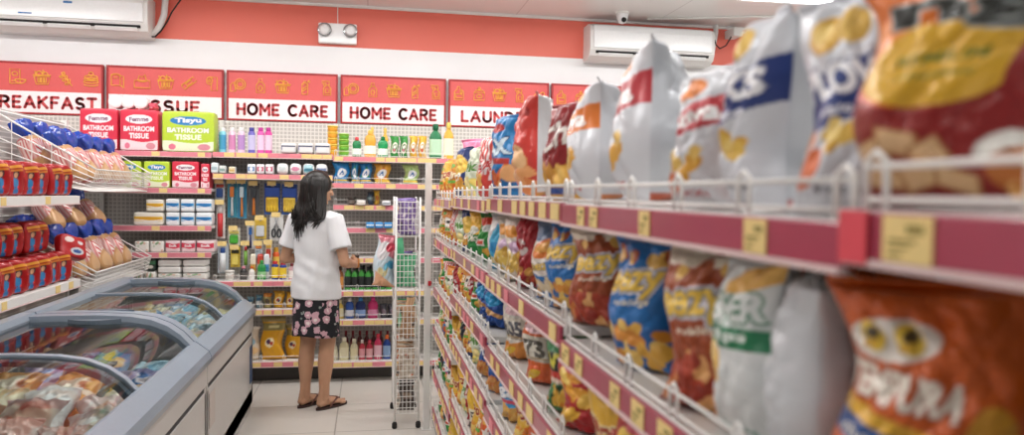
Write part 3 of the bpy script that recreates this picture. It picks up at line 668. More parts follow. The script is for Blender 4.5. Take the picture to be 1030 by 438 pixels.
# -- navy banner silver bag
def navy(word, sub, tilt, seed, n=(70, 90), base='#d7d9df'):
    t = Tex(220, 300, base, 0.72)
    t.ell(0.38, 0.83, 0.16, 0.09, '#d9a83e', 0.5).ell(0.6, 0.87, 0.13, 0.085, '#e2b857', -0.3).ell(0.36, 0.84, 0.1, 0.05, '#ecca74', 0.5)
    t.poly([(0, 0.62), (0.45, 0.66), (1, 0.8), (1, 0.56), (0.5, 0.42), (0.1, 0.36)], '#22397c')
    t.text(word, 0.5, 0.62, 0.14, '#f3f3f6', tilt, sx=0.9, bold=0.05, out='#1b2f6b', ow=0.012, width=0.86)
    t.text(sub, 0.52, 0.475, 0.05, '#f0f0f4', tilt, width=0.6)
    t.blobs(9, 0.3, 0.8, 0.26, 0.38, 0.09, ['#e5bd55', '#efd07c', '#d9a63e'], seed).ell(0.22, 0.2, 0.16, 0.09, '#d9682c', 0.6).ell(0.12, 0.33, 0.1, 0.05, '#e08a4e', 0.4)
    t.text('POTATO CRISPS', 0.6, 0.1, 0.035, '#4a4a55', 0, width=0.5); return t
kind('navy', 'silver crisp bag with wide navy banner', 0.135, 0.2, 0.062, navy('PLOW', 'potato chips', 0.12, 3), back_tex(SIL, seed=1), (70, 90))
kind('navyb', 'silver crisp bag with a slanting navy banner', 0.14, 0.2, 0.075, navy('MIXS', 'potato', 0.15, 5), back_tex(SIL, seed=2, foot='#c46a68'), (60, 90), crease=1.4)
def silred(c1, c2, seed):
    t = Tex(150, 220, '#d8d9de', 0.7); q = R(seed)
    t.poly([(0, 0.66), (1, 0.84), (1, 0.62), (0, 0.46)], c1).text('Nova', 0.5, 0.66, 0.14, '#f4f2f0', 0.2, bold=0.04, width=0.8)
    t.ell(0.5, 0.87, 0.25, 0.07, c2, 0.2).blobs(8, 0.25, 0.75, 0.25, 0.42, 0.1, ['#e0a63f', '#edc66a'], seed).ell(0.3, 0.16, 0.2, 0.08, '#dc6e2c', 0.4)
    t.text('ONION', 0.6, 0.1, 0.05, '#b83a3a', 0, width=0.5); return t
kind('silred', 'silver snack bag with red band', 0.135, 0.19, 0.075, silred('#b7353d', '#e0823a', 1), back_tex(SIL, seed=3, foot='#b9583c'), (50, 70), crease=1.4)
kind('silora', 'silver snack bag with orange band', 0.13, 0.185, 0.08, silred('#dd7a34', '#e5b24c', 2), back_tex(SIL, seed=4, foot='#c77743'), (50, 70), crease=1.3)
# -- dark red script over gold
t = Tex(120, 170, '#8c1f22', 0.7); t.wave(-0.1, 0.36, 0.04, 1, '#d9a441').text('Ch', 0.5, 0.66, 0.28, '#efe9e2', 0.3, bold=0.03).blobs(8, 0.2, 0.8, 0.14, 0.32, 0.12, ['#e8bb60', '#c98d34'], 2).rect(0.1, 0.9, 0.05, 0.11, '#2d4f9b')
kind('script', 'dark red snack bag with white script over gold', 0.13, 0.2, 0.06, t, back_tex('#8c1f22'))
# -- red with blue stripe, chips
t = Tex(140, 190, '#cf3a30', 0.7); t.poly([(0.05, 0.72), (0.4, 0.6), (0.5, 0.25), (0.35, 0.25), (0.0, 0.5)], '#2b4a96').poly([(0.12, 0.68), (0.3, 0.6), (0.38, 0.36), (0.12, 0.5)], '#e9e4e4').blobs(12, 0.35, 0.95, 0.05, 0.42, 0.15, ['#e9a468', '#e08a4e', '#f0bf8a'], 3).blobs(8, 0.1, 0.9, 0.82, 0.97, 0.08, ['#a42420', '#d9564c'], 5)
kind('redblue', 'red crisp bag with blue flash and silver back', 0.15, 0.225, 0.075, t, back_tex('#d5d4d6', foot='#c9873e'), (50, 70))
def simple(base, band, name, ncol, chips, seed, out=None, word2=None, v=0.62, asp=0.7, tilt=0.1):
    t = Tex(130, 180, base, asp); t.wave(0.02, 0.36, 0.04, seed, band); t.text(name, 0.5, v, 0.2, ncol, tilt, bold=0.045, out=out, ow=0.02, width=0.8)
    t.blobs(12, 0.12, 0.88, 0.08, 0.36, 0.13, chips, seed)
    if word2: t.rect(0.15, 0.85, v-0.21, v-0.13, word2).ell(0.5, 0.87, 0.2, 0.06, word2)
    return t
GOLD = ['#e2ac48', '#edc670', '#cf8f34']
kind('blue', 'bright blue snack bag with orange triangles', 0.135, 0.205, 0.06, simple('#2583c2', '#1d6cab', 'AX', '#d7ebf5', ['#e2803a', '#d9662c', '#f0b478'], 2, '#174e86', '#c23a35'), back_tex('#2577b4'))
kind('stripe', 'red and white striped snack bag', 0.125, 0.19, 0.06, (lambda t: [t.rect(k/7, k/7+0.07, 0.3, 1, '#e9dcd8') for k in range(7)] and t.blobs(9, 0.2, 0.8, 0.1, 0.35, 0.13, ['#d9453a', '#ecb45c'], 2).text('BIG A', 0.5, 0.55, 0.16, '#c8322f', 0, bold=0.04, out='#f3ecea', width=0.8))(Tex(120, 170, '#cf4038', 0.7)), back_tex('#d9d4d4'))
kind('navyyel', 'navy snack bag with yellow circle', 0.13, 0.185, 0.06, (lambda t: t.ell(0.5, 0.66, 0.42, 0.22, '#e6bd4e').ell(0.5, 0.3, 0.3, 0.14, '#e59a38').blobs(10, 0.1, 0.9, 0.06, 0.3, 0.12, GOLD, 3).text('OP', 0.5, 0.4, 0.14, '#f3efe2', 0.2, bold=0.05))(Tex(120, 170, '#24386f', 0.7)), back_tex('#24386f'))
kind('pale', 'pale green snack bag with yellow corn', 0.125, 0.175, 0.06, simple('#d6ddc4', '#b9cf8a', 'Pik', '#5f9a3f', ['#ead06a', '#f0de96'], 4, '#f6f4ee'), back_tex('#d6d8d0'))
kind('orange', 'orange snack bag with green strip', 0.125, 0.18, 0.06, simple('#e79a35', '#d97a2a', 'Rin', '#f5e7c0', ['#eebc55', '#d96f2a'], 5, '#b3541d', '#6fae45'), back_tex('#e79a35'))
kind('pink', 'pink snack bag printed with yellow flowers', 0.15, 0.2, 0.06, (lambda t: t.blobs(26, 0.05, 0.95, 0.1, 0.9, 0.07, ['#f2d26a', '#f6a9c4', '#e9629a', '#e8c24e'], 3).text('Bon', 0.5, 0.6, 0.18, '#f8eef2', 0.1, out='#d94a86'))(Tex(120, 160, '#e889b0', 0.75)), back_tex('#e889b0'))
# -- eezy family
def eezy(base, low, chips, seed, lettering='#e8c14a'):
    t = Tex(260, 340, base, 0.72); t.wave(-0.1, 0.34, 0.03, seed, low); t.blobs(26, 0.05, 0.95, 0.03, 0.33, 0.1, chips, seed)
    t.rect(0, 1, 0.93, 1, '#e8dcc8' if seed == 4 else base).blobs(8, 0.1, 0.9, 0.86, 0.93, 0.1, ['#e2b356', '#a8542c'], seed)
    t.text('eezy', 0.5, 0.66, 0.22, lettering, 0.12, sx=1.0, bold=0.03, out='#8c8a96', ow=0.016, out2='#d7d3da', width=0.82)
    t.text('cracklings', 0.55, 0.52, 0.05, '#f0e6d0', 0.1, width=0.55); return t
kind('eezyblue', 'blue bag with yellow word eezy', 0.145, 0.205, 0.06, eezy('#2672b8', '#2a66a8', ['#e6b04a', '#f0c86c', '#d98f35'], 1), back_tex('#2464a0'), (70, 90))
kind('eezybrown', 'brown bag with yellow word eezy', 0.145, 0.205, 0.06, eezy('#9c451d', '#a03418', ['#b5452c', '#d98a4e', '#9c3322', '#e0a86a'], 4), back_tex('#8c3f1d'), (70, 90))
t = Tex(160, 220, '#e7ddd2', 0.72); t.wave(0.75, 1.2, 0.03, 1, '#6d7f9c').ell(0.5, 0.68, 0.36, 0.13, '#e07a2c', 0.2).ell(0.5, 0.7, 0.26, 0.07, '#efb05c', 0.2).wave(-0.1, 0.36, 0.05, 2, '#2f72b0').blobs(10, 0.1, 0.9, 0.05, 0.3, 0.12, ['#e8d3b0', '#e0a860'], 3).text('eezy', 0.5, 0.42, 0.12, '#e8c14a', 0.1, out='#56515e', width=0.7)
kind('eezywhite', 'cream and blue snack bag with orange bowl', 0.145, 0.205, 0.06, t, back_tex('#d9d4cc'), (50, 70))
# -- white with green band
t = Tex(220, 300, '#dfe1e0', 0.72); t.rect(0, 1, 0.52, 0.64, '#1e7a4f').text('CLOVER', 0.5, 0.74, 0.15, '#e9edea', 0.06, bold=0.05, out='#2b7d55', ow=0.016, width=0.92).text('chips', 0.6, 0.58, 0.06, '#eef2ee', 0.04, width=0.5).blobs(10, 0.05, 0.5, 0.3, 0.48, 0.1, ['#e9bb5a', '#f1d088'], 2).ell(0.25, 0.14, 0.2, 0.1, '#e08a3a', 0.5).ell(0.8, 0.92, 0.3, 0.07, '#e8b257', 0.3)
t.text('KERNEL CHIPS', 0.7, 0.08, 0.035, '#3f7f6b', 0, width=0.45)
kind('green', 'white snack bag with a green band and lettering', 0.15, 0.21, 0.075, t, back_tex('#d2d5d8', ink='#5f8f82', seed=3), (70, 90), crease=1.4)
kind('plain', 'plain silver bag showing its back', 0.14, 0.2, 0.075, back_tex('#cfd2d6', '#9aa0a6'), back_tex('#cfd2d6'), (50, 70), crease=1.6)
# -- big orange bag of the second shelf
t = Tex(320, 400, '#cc5a12', 0.78); t.ell(0.32, 0.81, 0.27, 0.085, '#e6ddd2', 0.1)
for x in (0.22, 0.43): t.ell(x, 0.82, 0.075, 0.06, '#e8c23c', 0.5).ell(x+0.012, 0.832, 0.05, 0.026, '#4a3a18', 0.5).ell(x-0.02, 0.79, 0.06, 0.018, '#d9a92c', 0.3)
t.text('TEMPURA', 0.34, 0.62, 0.13, '#efe6d8', -0.1, bold=0.05, out='#a03f14', ow=0.011, width=0.72).poly([(0.0, 0.56), (0.75, 0.44), (0.9, 0.3), (0.0, 0.42)], '#e0ad30').poly([(0.0, 0.5), (0.75, 0.38), (0.75, 0.27), (0.0, 0.4)], '#26508f').text('cheese', 0.3, 0.4, 0.05, '#eeeade', -0.14, width=0.45).blobs(14, 0.1, 0.9, 0.02, 0.24, 0.09, ['#e59a3d', '#efb968', '#d9742a'], 4).ell(0.86, 0.45, 0.1, 0.16, '#d99a2a', 0.3)
kind('tempura', 'big glossy orange bag reading TEMPURA', 0.19, 0.235, 0.08, t, back_tex('#c25412'), (90, 120), crease=1.6)
# -- mid-distance and far bags
def number(base, num, seed, low, ink='#4a4438'):
    t = Tex(130, 180, base, 0.7); t.wave(-0.1, 0.34, 0.05, seed, low); t.poly([(0.12, 0.36), (0.88, 0.36), (0.8, 0.72), (0.2, 0.72)], '#d9d2c2'); t.text(num, 0.5, 0.54, 0.22, ink, 0.05, bold=0.05, width=0.5); t.rect(0.15, 0.85, 0.4, 0.42, '#a98d62').rect(0.15, 0.85, 0.37, 0.385, '#8a7a5c'); t.ell(0.5, 0.84, 0.3, 0.08, '#e7c3c8').ell(0.4, 0.15, 0.2, 0.07, '#e8c13f', 0.5)
    return t
kind('seventy', 'white and orange snack bag marked 73', 0.15, 0.235, 0.085, number('#d9662a', '73', 1, '#d9602a'), back_tex('#cf5a24'), (70, 90))
kind('five', 'white and cream snack bag marked 105', 0.145, 0.22, 0.08, number('#dcd8cf', '105', 2, '#e0923f', '#5a5a62'), back_tex('#d8d4cc'), (60, 80))
kind('star', 'orange snack bag with a white star', 0.14, 0.18, 0.07, (lambda t: t.poly([(0.5+0.26*math.sin(k*PI/5)*(1 if k % 2 == 0 else 0.42), 0.6+0.2*math.cos(k*PI/5)*(1 if k % 2 == 0 else 0.42)) for k in range(10)], '#efe6dd').blobs(9, 0.1, 0.9, 0.08, 0.34, 0.12, ['#c9421f', '#e59a48'], 2).ell(0.3, 0.85, 0.2, 0.08, '#e8b04a'))(Tex(120, 160, '#da5f28', 0.75)), back_tex('#da5f28'))
kind('greenblack', 'green and black bag with yellow letters', 0.13, 0.22, 0.055, (lambda t: t.rect(0, 1, 0.56, 0.8, '#1f241c').text('V7', 0.45, 0.68, 0.18, '#d9d04a', 0, bold=0.06, width=0.6).rect(0, 1, 0.46, 0.55, '#c93a2c').rect(0, 1, 0.4, 0.46, '#e3c9b8').rect(0.3, 0.9, 0.2, 0.38, '#1d4a2e').blobs(9, 0.1, 0.9, 0.06, 0.3, 0.12, ['#e59a2c', '#eec04a'], 2))(Tex(120, 170, '#3f8a54', 0.7)), back_tex('#2c5f3c'))
kind('redchips', 'glossy red bag with corn puffs', 0.17, 0.23, 0.085, (lambda t: t.blobs(12, 0.08, 0.5, 0.62, 0.86, 0.12, ['#eebb3f', '#f2cf62', '#e2982c'], 2).blobs(7, 0.3, 0.75, 0.45, 0.6, 0.13, ['#e9a530', '#f0c250'], 5).ell(0.55, 0.88, 0.3, 0.08, '#d85a6a').blobs(8, 0.1, 0.5, 0.1, 0.3, 0.12, ['#eebb3f', '#f2cf62'], 6))(Tex(150, 200, '#b3161c', 0.75)), back_tex('#a5141a'), (60, 80))
kind('yellow', 'yellow snack bag with orange puffs', 0.145, 0.2, 0.07, simple('#e9b73c', '#e09a30', 'Pops', '#a83a22', ['#e57f2a', '#d9621f', '#f0d070'], 6, '#f6e6b0'), back_tex('#e9b73c'))
kind('deepblue', 'deep blue snack bag with white lettering', 0.145, 0.2, 0.075, simple('#2356a0', '#d98a42', 'Pug', '#eef0f5', ['#d99a52', '#c97838'], 7, '#173a74'), back_tex('#1f4c8e'))
kind('cyan', 'cyan snack bag with white lettering', 0.145, 0.195, 0.07, simple('#3a9bd0', '#e0a64e', 'gg', '#f2f4f6', ['#e8b860', '#d9963f'], 8, '#1d5f9c', '#d9506a'), back_tex('#3a8fc4'))
kind('metblue', 'crumpled metallic blue snack bag', 0.15, 0.21, 0.08, (lambda t: t.ell(0.55, 0.66, 0.3, 0.16, '#2f9fd6').poly([(0.2, 0.5), (0.8, 0.3), (0.75, 0.22), (0.15, 0.42)], '#c99458').ell(0.3, 0.36, 0.2, 0.1, '#dbb078'))(Tex(120, 160, '#1c4f9e', 0.75)), back_tex('#1b4688'), crease=2.2)
kind('leaf', 'green snack bag with red badge', 0.13, 0.2, 0.06, (lambda t: t.ell(0.5, 0.86, 0.45, 0.1, '#d9452c').ell(0.55, 0.72, 0.3, 0.08, '#d7d9d4').rect(0.2, 0.6, 0.34, 0.48, '#e8e2da').rect(0.24, 0.56, 0.37, 0.45, '#d9573f').blobs(5, 0.5, 0.9, 0.1, 0.25, 0.12, GOLD, 3))(Tex(120, 170, '#2f8f3c', 0.7)), back_tex('#2f8f3c'))
kind('yelgreen', 'yellow topped green snack bag', 0.125, 0.195, 0.06, (lambda t: t.wave(0.55, 1.2, 0.05, 1, '#edb53c').ell(0.4, 0.6, 0.25, 0.1, '#e8e6da').text('Oky', 0.5, 0.4, 0.16, '#f0ead8', 0.1, bold=0.05, width=0.7))(Tex(110, 160, '#258a44', 0.7)), back_tex('#258a44'))
kind('cream', 'cream snack bag with yellow chips', 0.135, 0.2, 0.065, (lambda t: t.ell(0.4, 0.8, 0.35, 0.1, '#e49a3c').ell(0.6, 0.55, 0.3, 0.1, '#c8a8c4').blobs(16, 0.1, 0.9, 0.05, 0.42, 0.13, ['#e2c05e', '#ecd488', '#cfa240'], 3))(Tex(120, 170, '#dcd2c6', 0.7)), back_tex('#d8d2ca'))
kind('crimson', 'crumpled crimson foil bag', 0.14, 0.21, 0.075, (lambda t: t.blobs(6, 0.05, 0.5, 0.45, 0.7, 0.08, ['#e6dcd8', '#e0c8c4'], 2).blobs(8, 0.2, 0.9, 0.08, 0.3, 0.1, ['#d9a050', '#b84a30'], 5))(Tex(120, 170, '#a81f28', 0.7)), back_tex('#a01c26'), crease=2.4)
kind('skyblue', 'sky blue and white snack bag', 0.125, 0.2, 0.055, (lambda t: t.poly([(0, 1), (0.5, 1), (0.3, 0.4), (0, 0.3)], '#e6e3e0').ell(0.6, 0.4, 0.3, 0.12, '#1e88c2').blobs(5, 0.2, 0.8, 0.08, 0.2, 0.12, ['#e2cf9a'], 3))(Tex(110, 160, '#4fb0d8', 0.7)), back_tex('#4fb0d8'))
kind('mixed', 'orange bag with black eye marks', 0.13, 0.19, 0.06, (lambda t: t.ell(0.5, 0.62, 0.46, 0.16, '#eee7dc').ell(0.3, 0.64, 0.13, 0.05, '#2a2624').ell(0.7, 0.64, 0.13, 0.05, '#2a2624').text('Snaku', 0.5, 0.42, 0.13, '#62a83c', 0, bold=0.05, out='#f4eede', width=0.7).blobs(6, 0.1, 0.9, 0.08, 0.3, 0.14, ['#e8c24c', '#d2442e'], 3))(Tex(120, 160, '#e69239', 0.75)), back_tex('#e69239'))
kind('darkmix', 'dark snack bag with pale puffs', 0.135, 0.19, 0.065, (lambda t: t.blobs(16, 0.05, 0.95, 0.1, 0.85, 0.11, ['#3a6a3a', '#e0c098', '#2c2a34', '#c24a3a', '#d9c8b0'], 4).text('Mix', 0.5, 0.75, 0.14, '#e8e2d4', 0.1))(Tex(110, 150, '#2a2e3c', 0.75)), back_tex('#2a2e3c'))
kind('purple', 'purple snack bag with orange curls', 0.135, 0.185, 0.065, (lambda t: t.blobs(12, 0.05, 0.95, 0.08, 0.6, 0.13, ['#e2662c', '#e8b84a', '#d98a3a'], 4).text('Cur', 0.5, 0.78, 0.15, '#efd98a', 0.1, bold=0.05))(Tex(110, 150, '#6b3a5e', 0.75)), back_tex('#6b3a5e'))
kind('sausage', 'yellow pack with dark brown base', 0.14, 0.19, 0.07, (lambda t: t.wave(-0.1, 0.2, 0.03, 1, '#3a2420').ell(0.5, 0.35, 0.5, 0.16, '#e5dcc8').rect(0.34, 0.62, 0.32, 0.44, '#3a2a28').rect(0.39, 0.57, 0.345, 0.415, '#e5dcc8'))(Tex(110, 150, '#e6bb3c', 0.75)), back_tex('#e6bb3c'))

SHELFN = ['top snack shelf', 'second snack shelf', 'third snack shelf', 'fourth snack shelf', 'fifth snack shelf', 'bottom snack shelf']
PLACED = []     # (kind, x, y, z, rot, scale, shelf)
def ypx(px, X): return float(at(px, 200, 0, X)[1])
def put(key, px, j, X=0.455, yaw=0.0, s=1.0, tilt=0.0, roll=0.0, y=None, bay=None, dz=0.0):
    yy = ypx(px, X) if y is None else y
    b = bay if bay is not None else next((i for i in range(5) if SEAM[i+1] <= yy <= SEAM[i]), 4)
    yy = min(yy, 4.53); PLACED.append((key, X, yy, GZ[b][j]+0.0435+dz, (tilt, roll, -PI/2+yaw), s, j, px if y is None else None))
# top shelf, near to far (yaw > 0 turns the print towards the near end)
put('bigred', 960, 0, 0.478, 0.72, (0.97, 0.9, 0.87), -0.04)
put('navy', 866, 0, 0.475, 0.42, (1.0, 1.0, 1.04), -0.03)
put('navyb', 778, 0, 0.478, -0.32, (1.08, 1.12, 1.12), 0.0, 0.05)
put('silred', 717, 0, 0.475, 0.12, (1.02, 1.0, 1.0))
put('silred', 657, 0, 0.478, -0.45, (1.25, 1.3, 1.44), 0.0, -0.03)
put('silora', 603, 0, 0.478, -0.32, (1.25, 1.25, 1.36))
put('script', 571, 0, 0.475, 0.3, 1.16)
put('redblue', 540, 0, 0.478, -0.22, (1.35, 1.3, 1.33), 0.0, 0.1)
put('blue', 513, 0, 0.475, 0.25, 1.36); put('stripe', 495, 0, 0.472, 0.3, 1.25); put('pale', 481.5, 0, 0.472, 0.3, 1.25); put('navyyel', 470, 0, 0.472, 0.3, 1.3)
put('pink', 468, 0, 0.62, 0.5, 1.75); put('orange', 461, 0, 0.47, 0.25, 1.15); put('yellow', 455, 0, 0.47, 0.2, 1.1); put('orange', 450.5, 0, 0.47, 0.2, 1.15)
put('navyb', 700, 0, 0.64, 0.2, 1.1); put('silora', 655, 0, 0.65, 0.1, 1.25); put('plain', 800, 0, 0.66, 0.3, 1.0); put('silred', 620, 0, 0.65, 0.1, 1.2); put('blue', 507, 0, 0.63, 0.2, 1.5); put('stripe', 547, 0, 0.64, 0.2, 1.2); put('plain', 585, 0, 0.65, 0.1, 1.35)
# second shelf
put('tempura', 940, 1, 0.487, 0.62, (0.88, 0.9, 1.0), -0.04)
put('plain', 829, 1, 0.472, -0.6, (0.8, 0.9, 1.06), 0, 0.06)
put('green', 766, 1, 0.472, -0.1, (0.98, 0.95, 1.06), 0, 0.02)
put('eezybrown', 716, 1, 0.472, 0.5, (1.06, 1, 1.08), -0.03)
put('eezyblue', 652, 1, 0.472, 0.42, (1.1, 1, 1.1))
put('eezybrown', 607, 1, 0.472, 0.62, (1.12, 1, 1.1))
put('eezyblue', 577, 1, 0.472, 0.62, (1.05, 1, 1.05)); put('eezywhite', 561, 1, 0.472, 0.62, 1.06)
put('crimson', 545, 1, 0.47, 0.62, 1.08); put('cream', 528, 1, 0.47, 0.62, 1.1); put('cream', 517, 1, 0.47, 0.62, 1.06); put('skyblue', 507.5, 1, 0.47, 0.62, 1.08); put('leaf', 496.5, 1, 0.47, 0.62, 1.12); put('yelgreen', 485, 1, 0.47, 0.62, 1.1); put('navyyel', 477, 1, 0.468, 0.62, 1.05); put('pale', 469.5, 1, 0.468, 0.62, 1.08); put('stripe', 463, 1, 0.468, 0.62, 1.0)
put('mixed', 457, 1, 0.468, 0.25, 1.1); put('orange', 452.5, 1, 0.468, 0.25, 1.05); put('mixed', 448.3, 1, 0.468, 0.2, 1.05)
put('eezybrown', 780, 1, 0.65, 0.3, 1.0); put('eezyblue', 725, 1, 0.65, 0.3, 1.0); put('eezybrown', 660, 1, 0.65, 0.3, 1.0); put('tempura', 880, 1, 0.68, 0.4, 0.95)
# third shelf
put('redchips', 668, 2, 0.48, 0.62, 0.98); put('yellow', 632, 2, 0.472, 0.62, 1.06); put('redchips', 600, 2, 0.48, 0.62, 1.05); put('greenblack', 577, 2, 0.472, 0.62, 1.04)
put('seventy', 555, 2, 0.482, 0.62, 1.1); put('five', 530, 2, 0.48, 0.62, 1.1); put('metblue', 508, 2, 0.478, 0.62, 1.02); put('metblue', 498.5, 2, 0.478, 0.62, 1.0)
for i, k in enumerate(('leaf', 'crimson', 'mixed', 'orange', 'redchips')): put(k, 0, 2, 0.472, 0.66, (0.92, 1, 0.95), y=3.07+0.12*i, bay=1)
for i, k in enumerate(('crimson', 'pale', 'mixed', 'pale', 'stripe', 'leaf', 'orange')): put(k, 0, 2, 0.472, 0.66, 0.94, y=3.76+0.124*i, bay=0)
# fourth shelf
put('orange', 597, 3, 0.472, 0.62, 1.0); put('yellow', 578, 3, 0.472, 0.62, 1.0); put('star', 560, 3, 0.472, 0.62, 1.06); put('yellow', 540, 3, 0.474, 0.62, 0.95); put('cyan', 524, 3, 0.474, 0.62, 0.98); put('deepblue', 508, 3, 0.474, 0.62, 1.0); put('deepblue', 497, 3, 0.474, 0.62, 0.95)
for i, k in enumerate(('pale', 'navyyel', 'orange', 'darkmix', 'yellow')): put(k, 0, 3, 0.472, 0.66, 0.97, y=3.07+0.12*i, bay=1)
for i, k in enumerate(('yellow', 'leaf', 'leaf', 'mixed', 'blue', 'orange', 'pale')): put(k, 0, 3, 0.472, 0.66, 0.96, y=3.76+0.124*i, bay=0)
# fifth and bottom shelves
for i, k in enumerate(('orange', 'seventy', 'cream', 'purple', 'yellow', 'star')): put(k, 0, 4, 0.474, 0.66, 1.0, y=1.68+0.132*i, bay=2)
for i, k in enumerate(('purple', 'star', 'orange', 'yellow', 'sausage', 'crimson', 'pale', 'yellow')): put(k, 0, 4, 0.472, 0.66, 1.0, y=2.64+0.123*i, bay=1)
for i, k in enumerate(('yellow', 'orange', 'mixed', 'cyan', 'leaf', 'darkmix', 'leaf')): put(k, 0, 4, 0.472, 0.66, 1.0, y=3.76+0.124*i, bay=0)
for i, k in enumerate(('cream', 'darkmix', 'skyblue', 'yellow', 'crimson', 'sausage', 'darkmix')): put(k, 0, 5, 0.472, 0.66, 1.0, y=2.7+0.13*i, bay=1)
for i, k in enumerate(('sausage', 'yellow', 'leaf', 'darkmix', 'yellow', 'leaf')): put(k, 0, 5, 0.472, 0.66, 1.0, y=3.78+0.132*i, bay=0)

# build them; each label names the bag by print, shelf and its order among its likes on that shelf (from the near end), or by the row behind
cnt = {}
for p in PLACED: cnt.setdefault((p[0], p[6], p[1] > 0.57), []).append(p)
for key_, lst in cnt.items():
    lst.sort(key=lambda p: p[2]); key, j, rear = key_; K = KIND[key]
    for i, (k, x, y, z, rot, s, _, px) in enumerate(lst):
        where = ('back row, ' if rear else '')+SHELFN[j]
        n_ = len(lst); which = '' if n_ == 1 else ', %s such from end post' % ORD[n_-1-i]
        lab = K['desc']+', '+where+which
        parts = K['parts'][(i+j) % 2]; name = 'snack_bag'
        s = s if isinstance(s, tuple) else (s, s, s)
        from mathutils import Euler
        RT = np.array(Euler(rot).to_matrix())
        co = np.concatenate([np.array([v.co[:] for v in p_.vertices]) for p_ in parts])*np.array(s); W_ = co @ RT.T
        near = [b for b in range(5) if SEAM[b+1] < y+W_[:, 1].max() and SEAM[b] > y+W_[:, 1].min()]
        zf = max(GZ[b][j] for b in near)+0.0425; zt_ = 9 if j == 0 else min(GZ[b][j-1] for b in near)-0.004
        if zf+W_[:, 2].max()-W_[:, 2].min() > zt_:
            s = (s[0], s[1], s[2]*(zt_-zf)/(W_[:, 2].max()-W_[:, 2].min())*0.985); W_ = co/np.array([1, 1, 1])*1.0; W_[:, 2] *= 1; W_ = (np.concatenate([np.array([v.co[:] for v in p_.vertices]) for p_ in parts])*np.array(s)) @ RT.T
        if not rear:
            x = GX+0.02-W_[:, 0].min()
            if px: y = min(ypx(px, x), 4.53)
        make_bag(name, lab, 'snack bag', parts, (x, y, zf-W_[:, 2].min()), rot, 'snack bags on the '+SHELFN[j], s)
# ================================================================== GOODS ON THE BACK SHELVES
YP = 5.99
def bx(px, py, Y=YP): return float(at(px, py, 1, Y)[0])
def bz(px, py, Y=YP): return float(at(px, py, 1, Y)[2])
CACHE = {}
def bottle_meshes(body, cap, label, shape):
    """Unit bottle 1 wide, 1 tall: (body, cap, label) meshes."""
    k = (body, cap, label, shape)
    if k in CACHE: return CACHE[k]
    if shape == 'can': pb = [(.46, 0), (.5, .02), (.5, .78), (.36, .85)]; pc = [(.36, .85), (.34, .98), (.3, 1)]; pl = (.12, .7, .505)
    elif shape == 'slim': pb = [(.46, 0), (.5, .03), (.5, .6), (.42, .7), (.2, .8), (.18, .84)]; pc = [(.24, .83), (.24, .97), (.2, 1)]; pl = (.1, .56, .505)
    elif shape == 'trigger': pb = [(.46, 0), (.5, .03), (.5, .5), (.34, .66), (.17, .74)]; pc = [(.2, .74), (.2, .82)]; pl = (.1, .45, .505)
    elif shape == 'tub': pb = [(.42, 0), (.46, .02), (.5, .74)]; pc = [(.53, .74), (.53, .97), (.48, 1)]; pl = (.15, .6, .495)
    else: pb = [(.44, 0), (.5, .04), (.48, .3), (.44, .45), (.5, .6), (.4, .76), (.2, .84)]; pc = [(.22, .83), (.2, .96), (.15, 1)]; pl = (.12, .42, .51)
    sy = 0.55 if shape in ('slim', 'wavy', 'trigger') else 1.0
    b = MB().lathe(pb, 20, sy=sy).mesh('bottle_body', M(body, 0.3, coat=0.2)); mc = MB().lathe(pc, 16, sy=1.0 if sy == 1 else 0.8)
    if shape == 'trigger': mc.box((0.02, 0, 0.9), (0.5, 0.16, 0.14), 0.03).box((-.2, 0, .8), (.06, .1, .14), 0.01, rot=Matrix.Rotation(0.3, 3, 'Y'))
    c = mc.mesh('bottle_cap', M(cap, 0.35))
    z0, z1, r = pl; lm = MB().lathe([(r-.002, z0), (r, z0+.01), (r, z1-.01), (r-.002, z1)], 20, sy=sy).mesh('bottle_label', M(label, 0.4))
    CACHE[k] = (b, c, lm); return CACHE[k]
def bottle(px0, px1, py, zs, body, cap, label, shape, lab, group, dY=0.0, name='bottle', wf=0.92, cat=None):
    Y = YP+dY; pc = (px0+px1)/2; w = (bx(px1, py, Y)-bx(px0, py, Y))*wf; h = max(0.02, bz(pc, py, Y)-zs); m = bottle_meshes(body, cap, label, shape)
    t = thing(name, lab, cat or name.split('_')[-1], (bx(pc, py, Y), Y, zs), 0, group); t.scale = (w, w, h)
    link('body', m[0], t); link('cap', m[1], t); link('label', m[2], t); return t
def pack(px0, px1, py, zs, tex, base, lab, cat, group, dY=0.0, d=0.16, p=7, key=None, name='pack', n=30, rot=0.0, wr=0.006, zt=None, wf=0.97):
    Y = YP+dY; pc = (px0+px1)/2; w = (bx(px1, py, Y)-bx(px0, py, Y))*wf; h = (zt if zt else bz(pc, py, Y))-zs
    k = ('pack', key or lab)
    if k not in CACHE: CACHE[k] = soft_box(1, 1, 1, tex, base, n=8, p=p, nf=n, wr=0.0)
    o = link(name, CACHE[k]); o.location = (bx(pc, py, Y), Y+d/2-0.08, zs); o.scale = (w, d, h); o.rotation_euler = (0, 0, rot); return tag(o, lab, cat, group)
def pouch(px0, px1, py, zs, key, tex, back, lab, cat, group, dY=0.0, th=0.35, name='pouch'):
    Y = YP+dY; pc = (px0+px1)/2; w = (bx(px1, py, Y)-bx(px0, py, Y)); h = bz(pc, py, Y)-zs; k = ('pouch', key)
    if k not in CACHE: CACHE[k] = bag_parts(0.14, 0.2, 0.14*th, tex, back, 26, 34, seed=sum(map(ord, key)), full=0.5)
    o = make_bag(name, lab, cat, CACHE[k], (bx(pc, py, Y), Y, zs+0.001), (0, 0, 0), group, (w/0.14, 0.9, h/0.2)); return o
def st(z): return z+0.0385
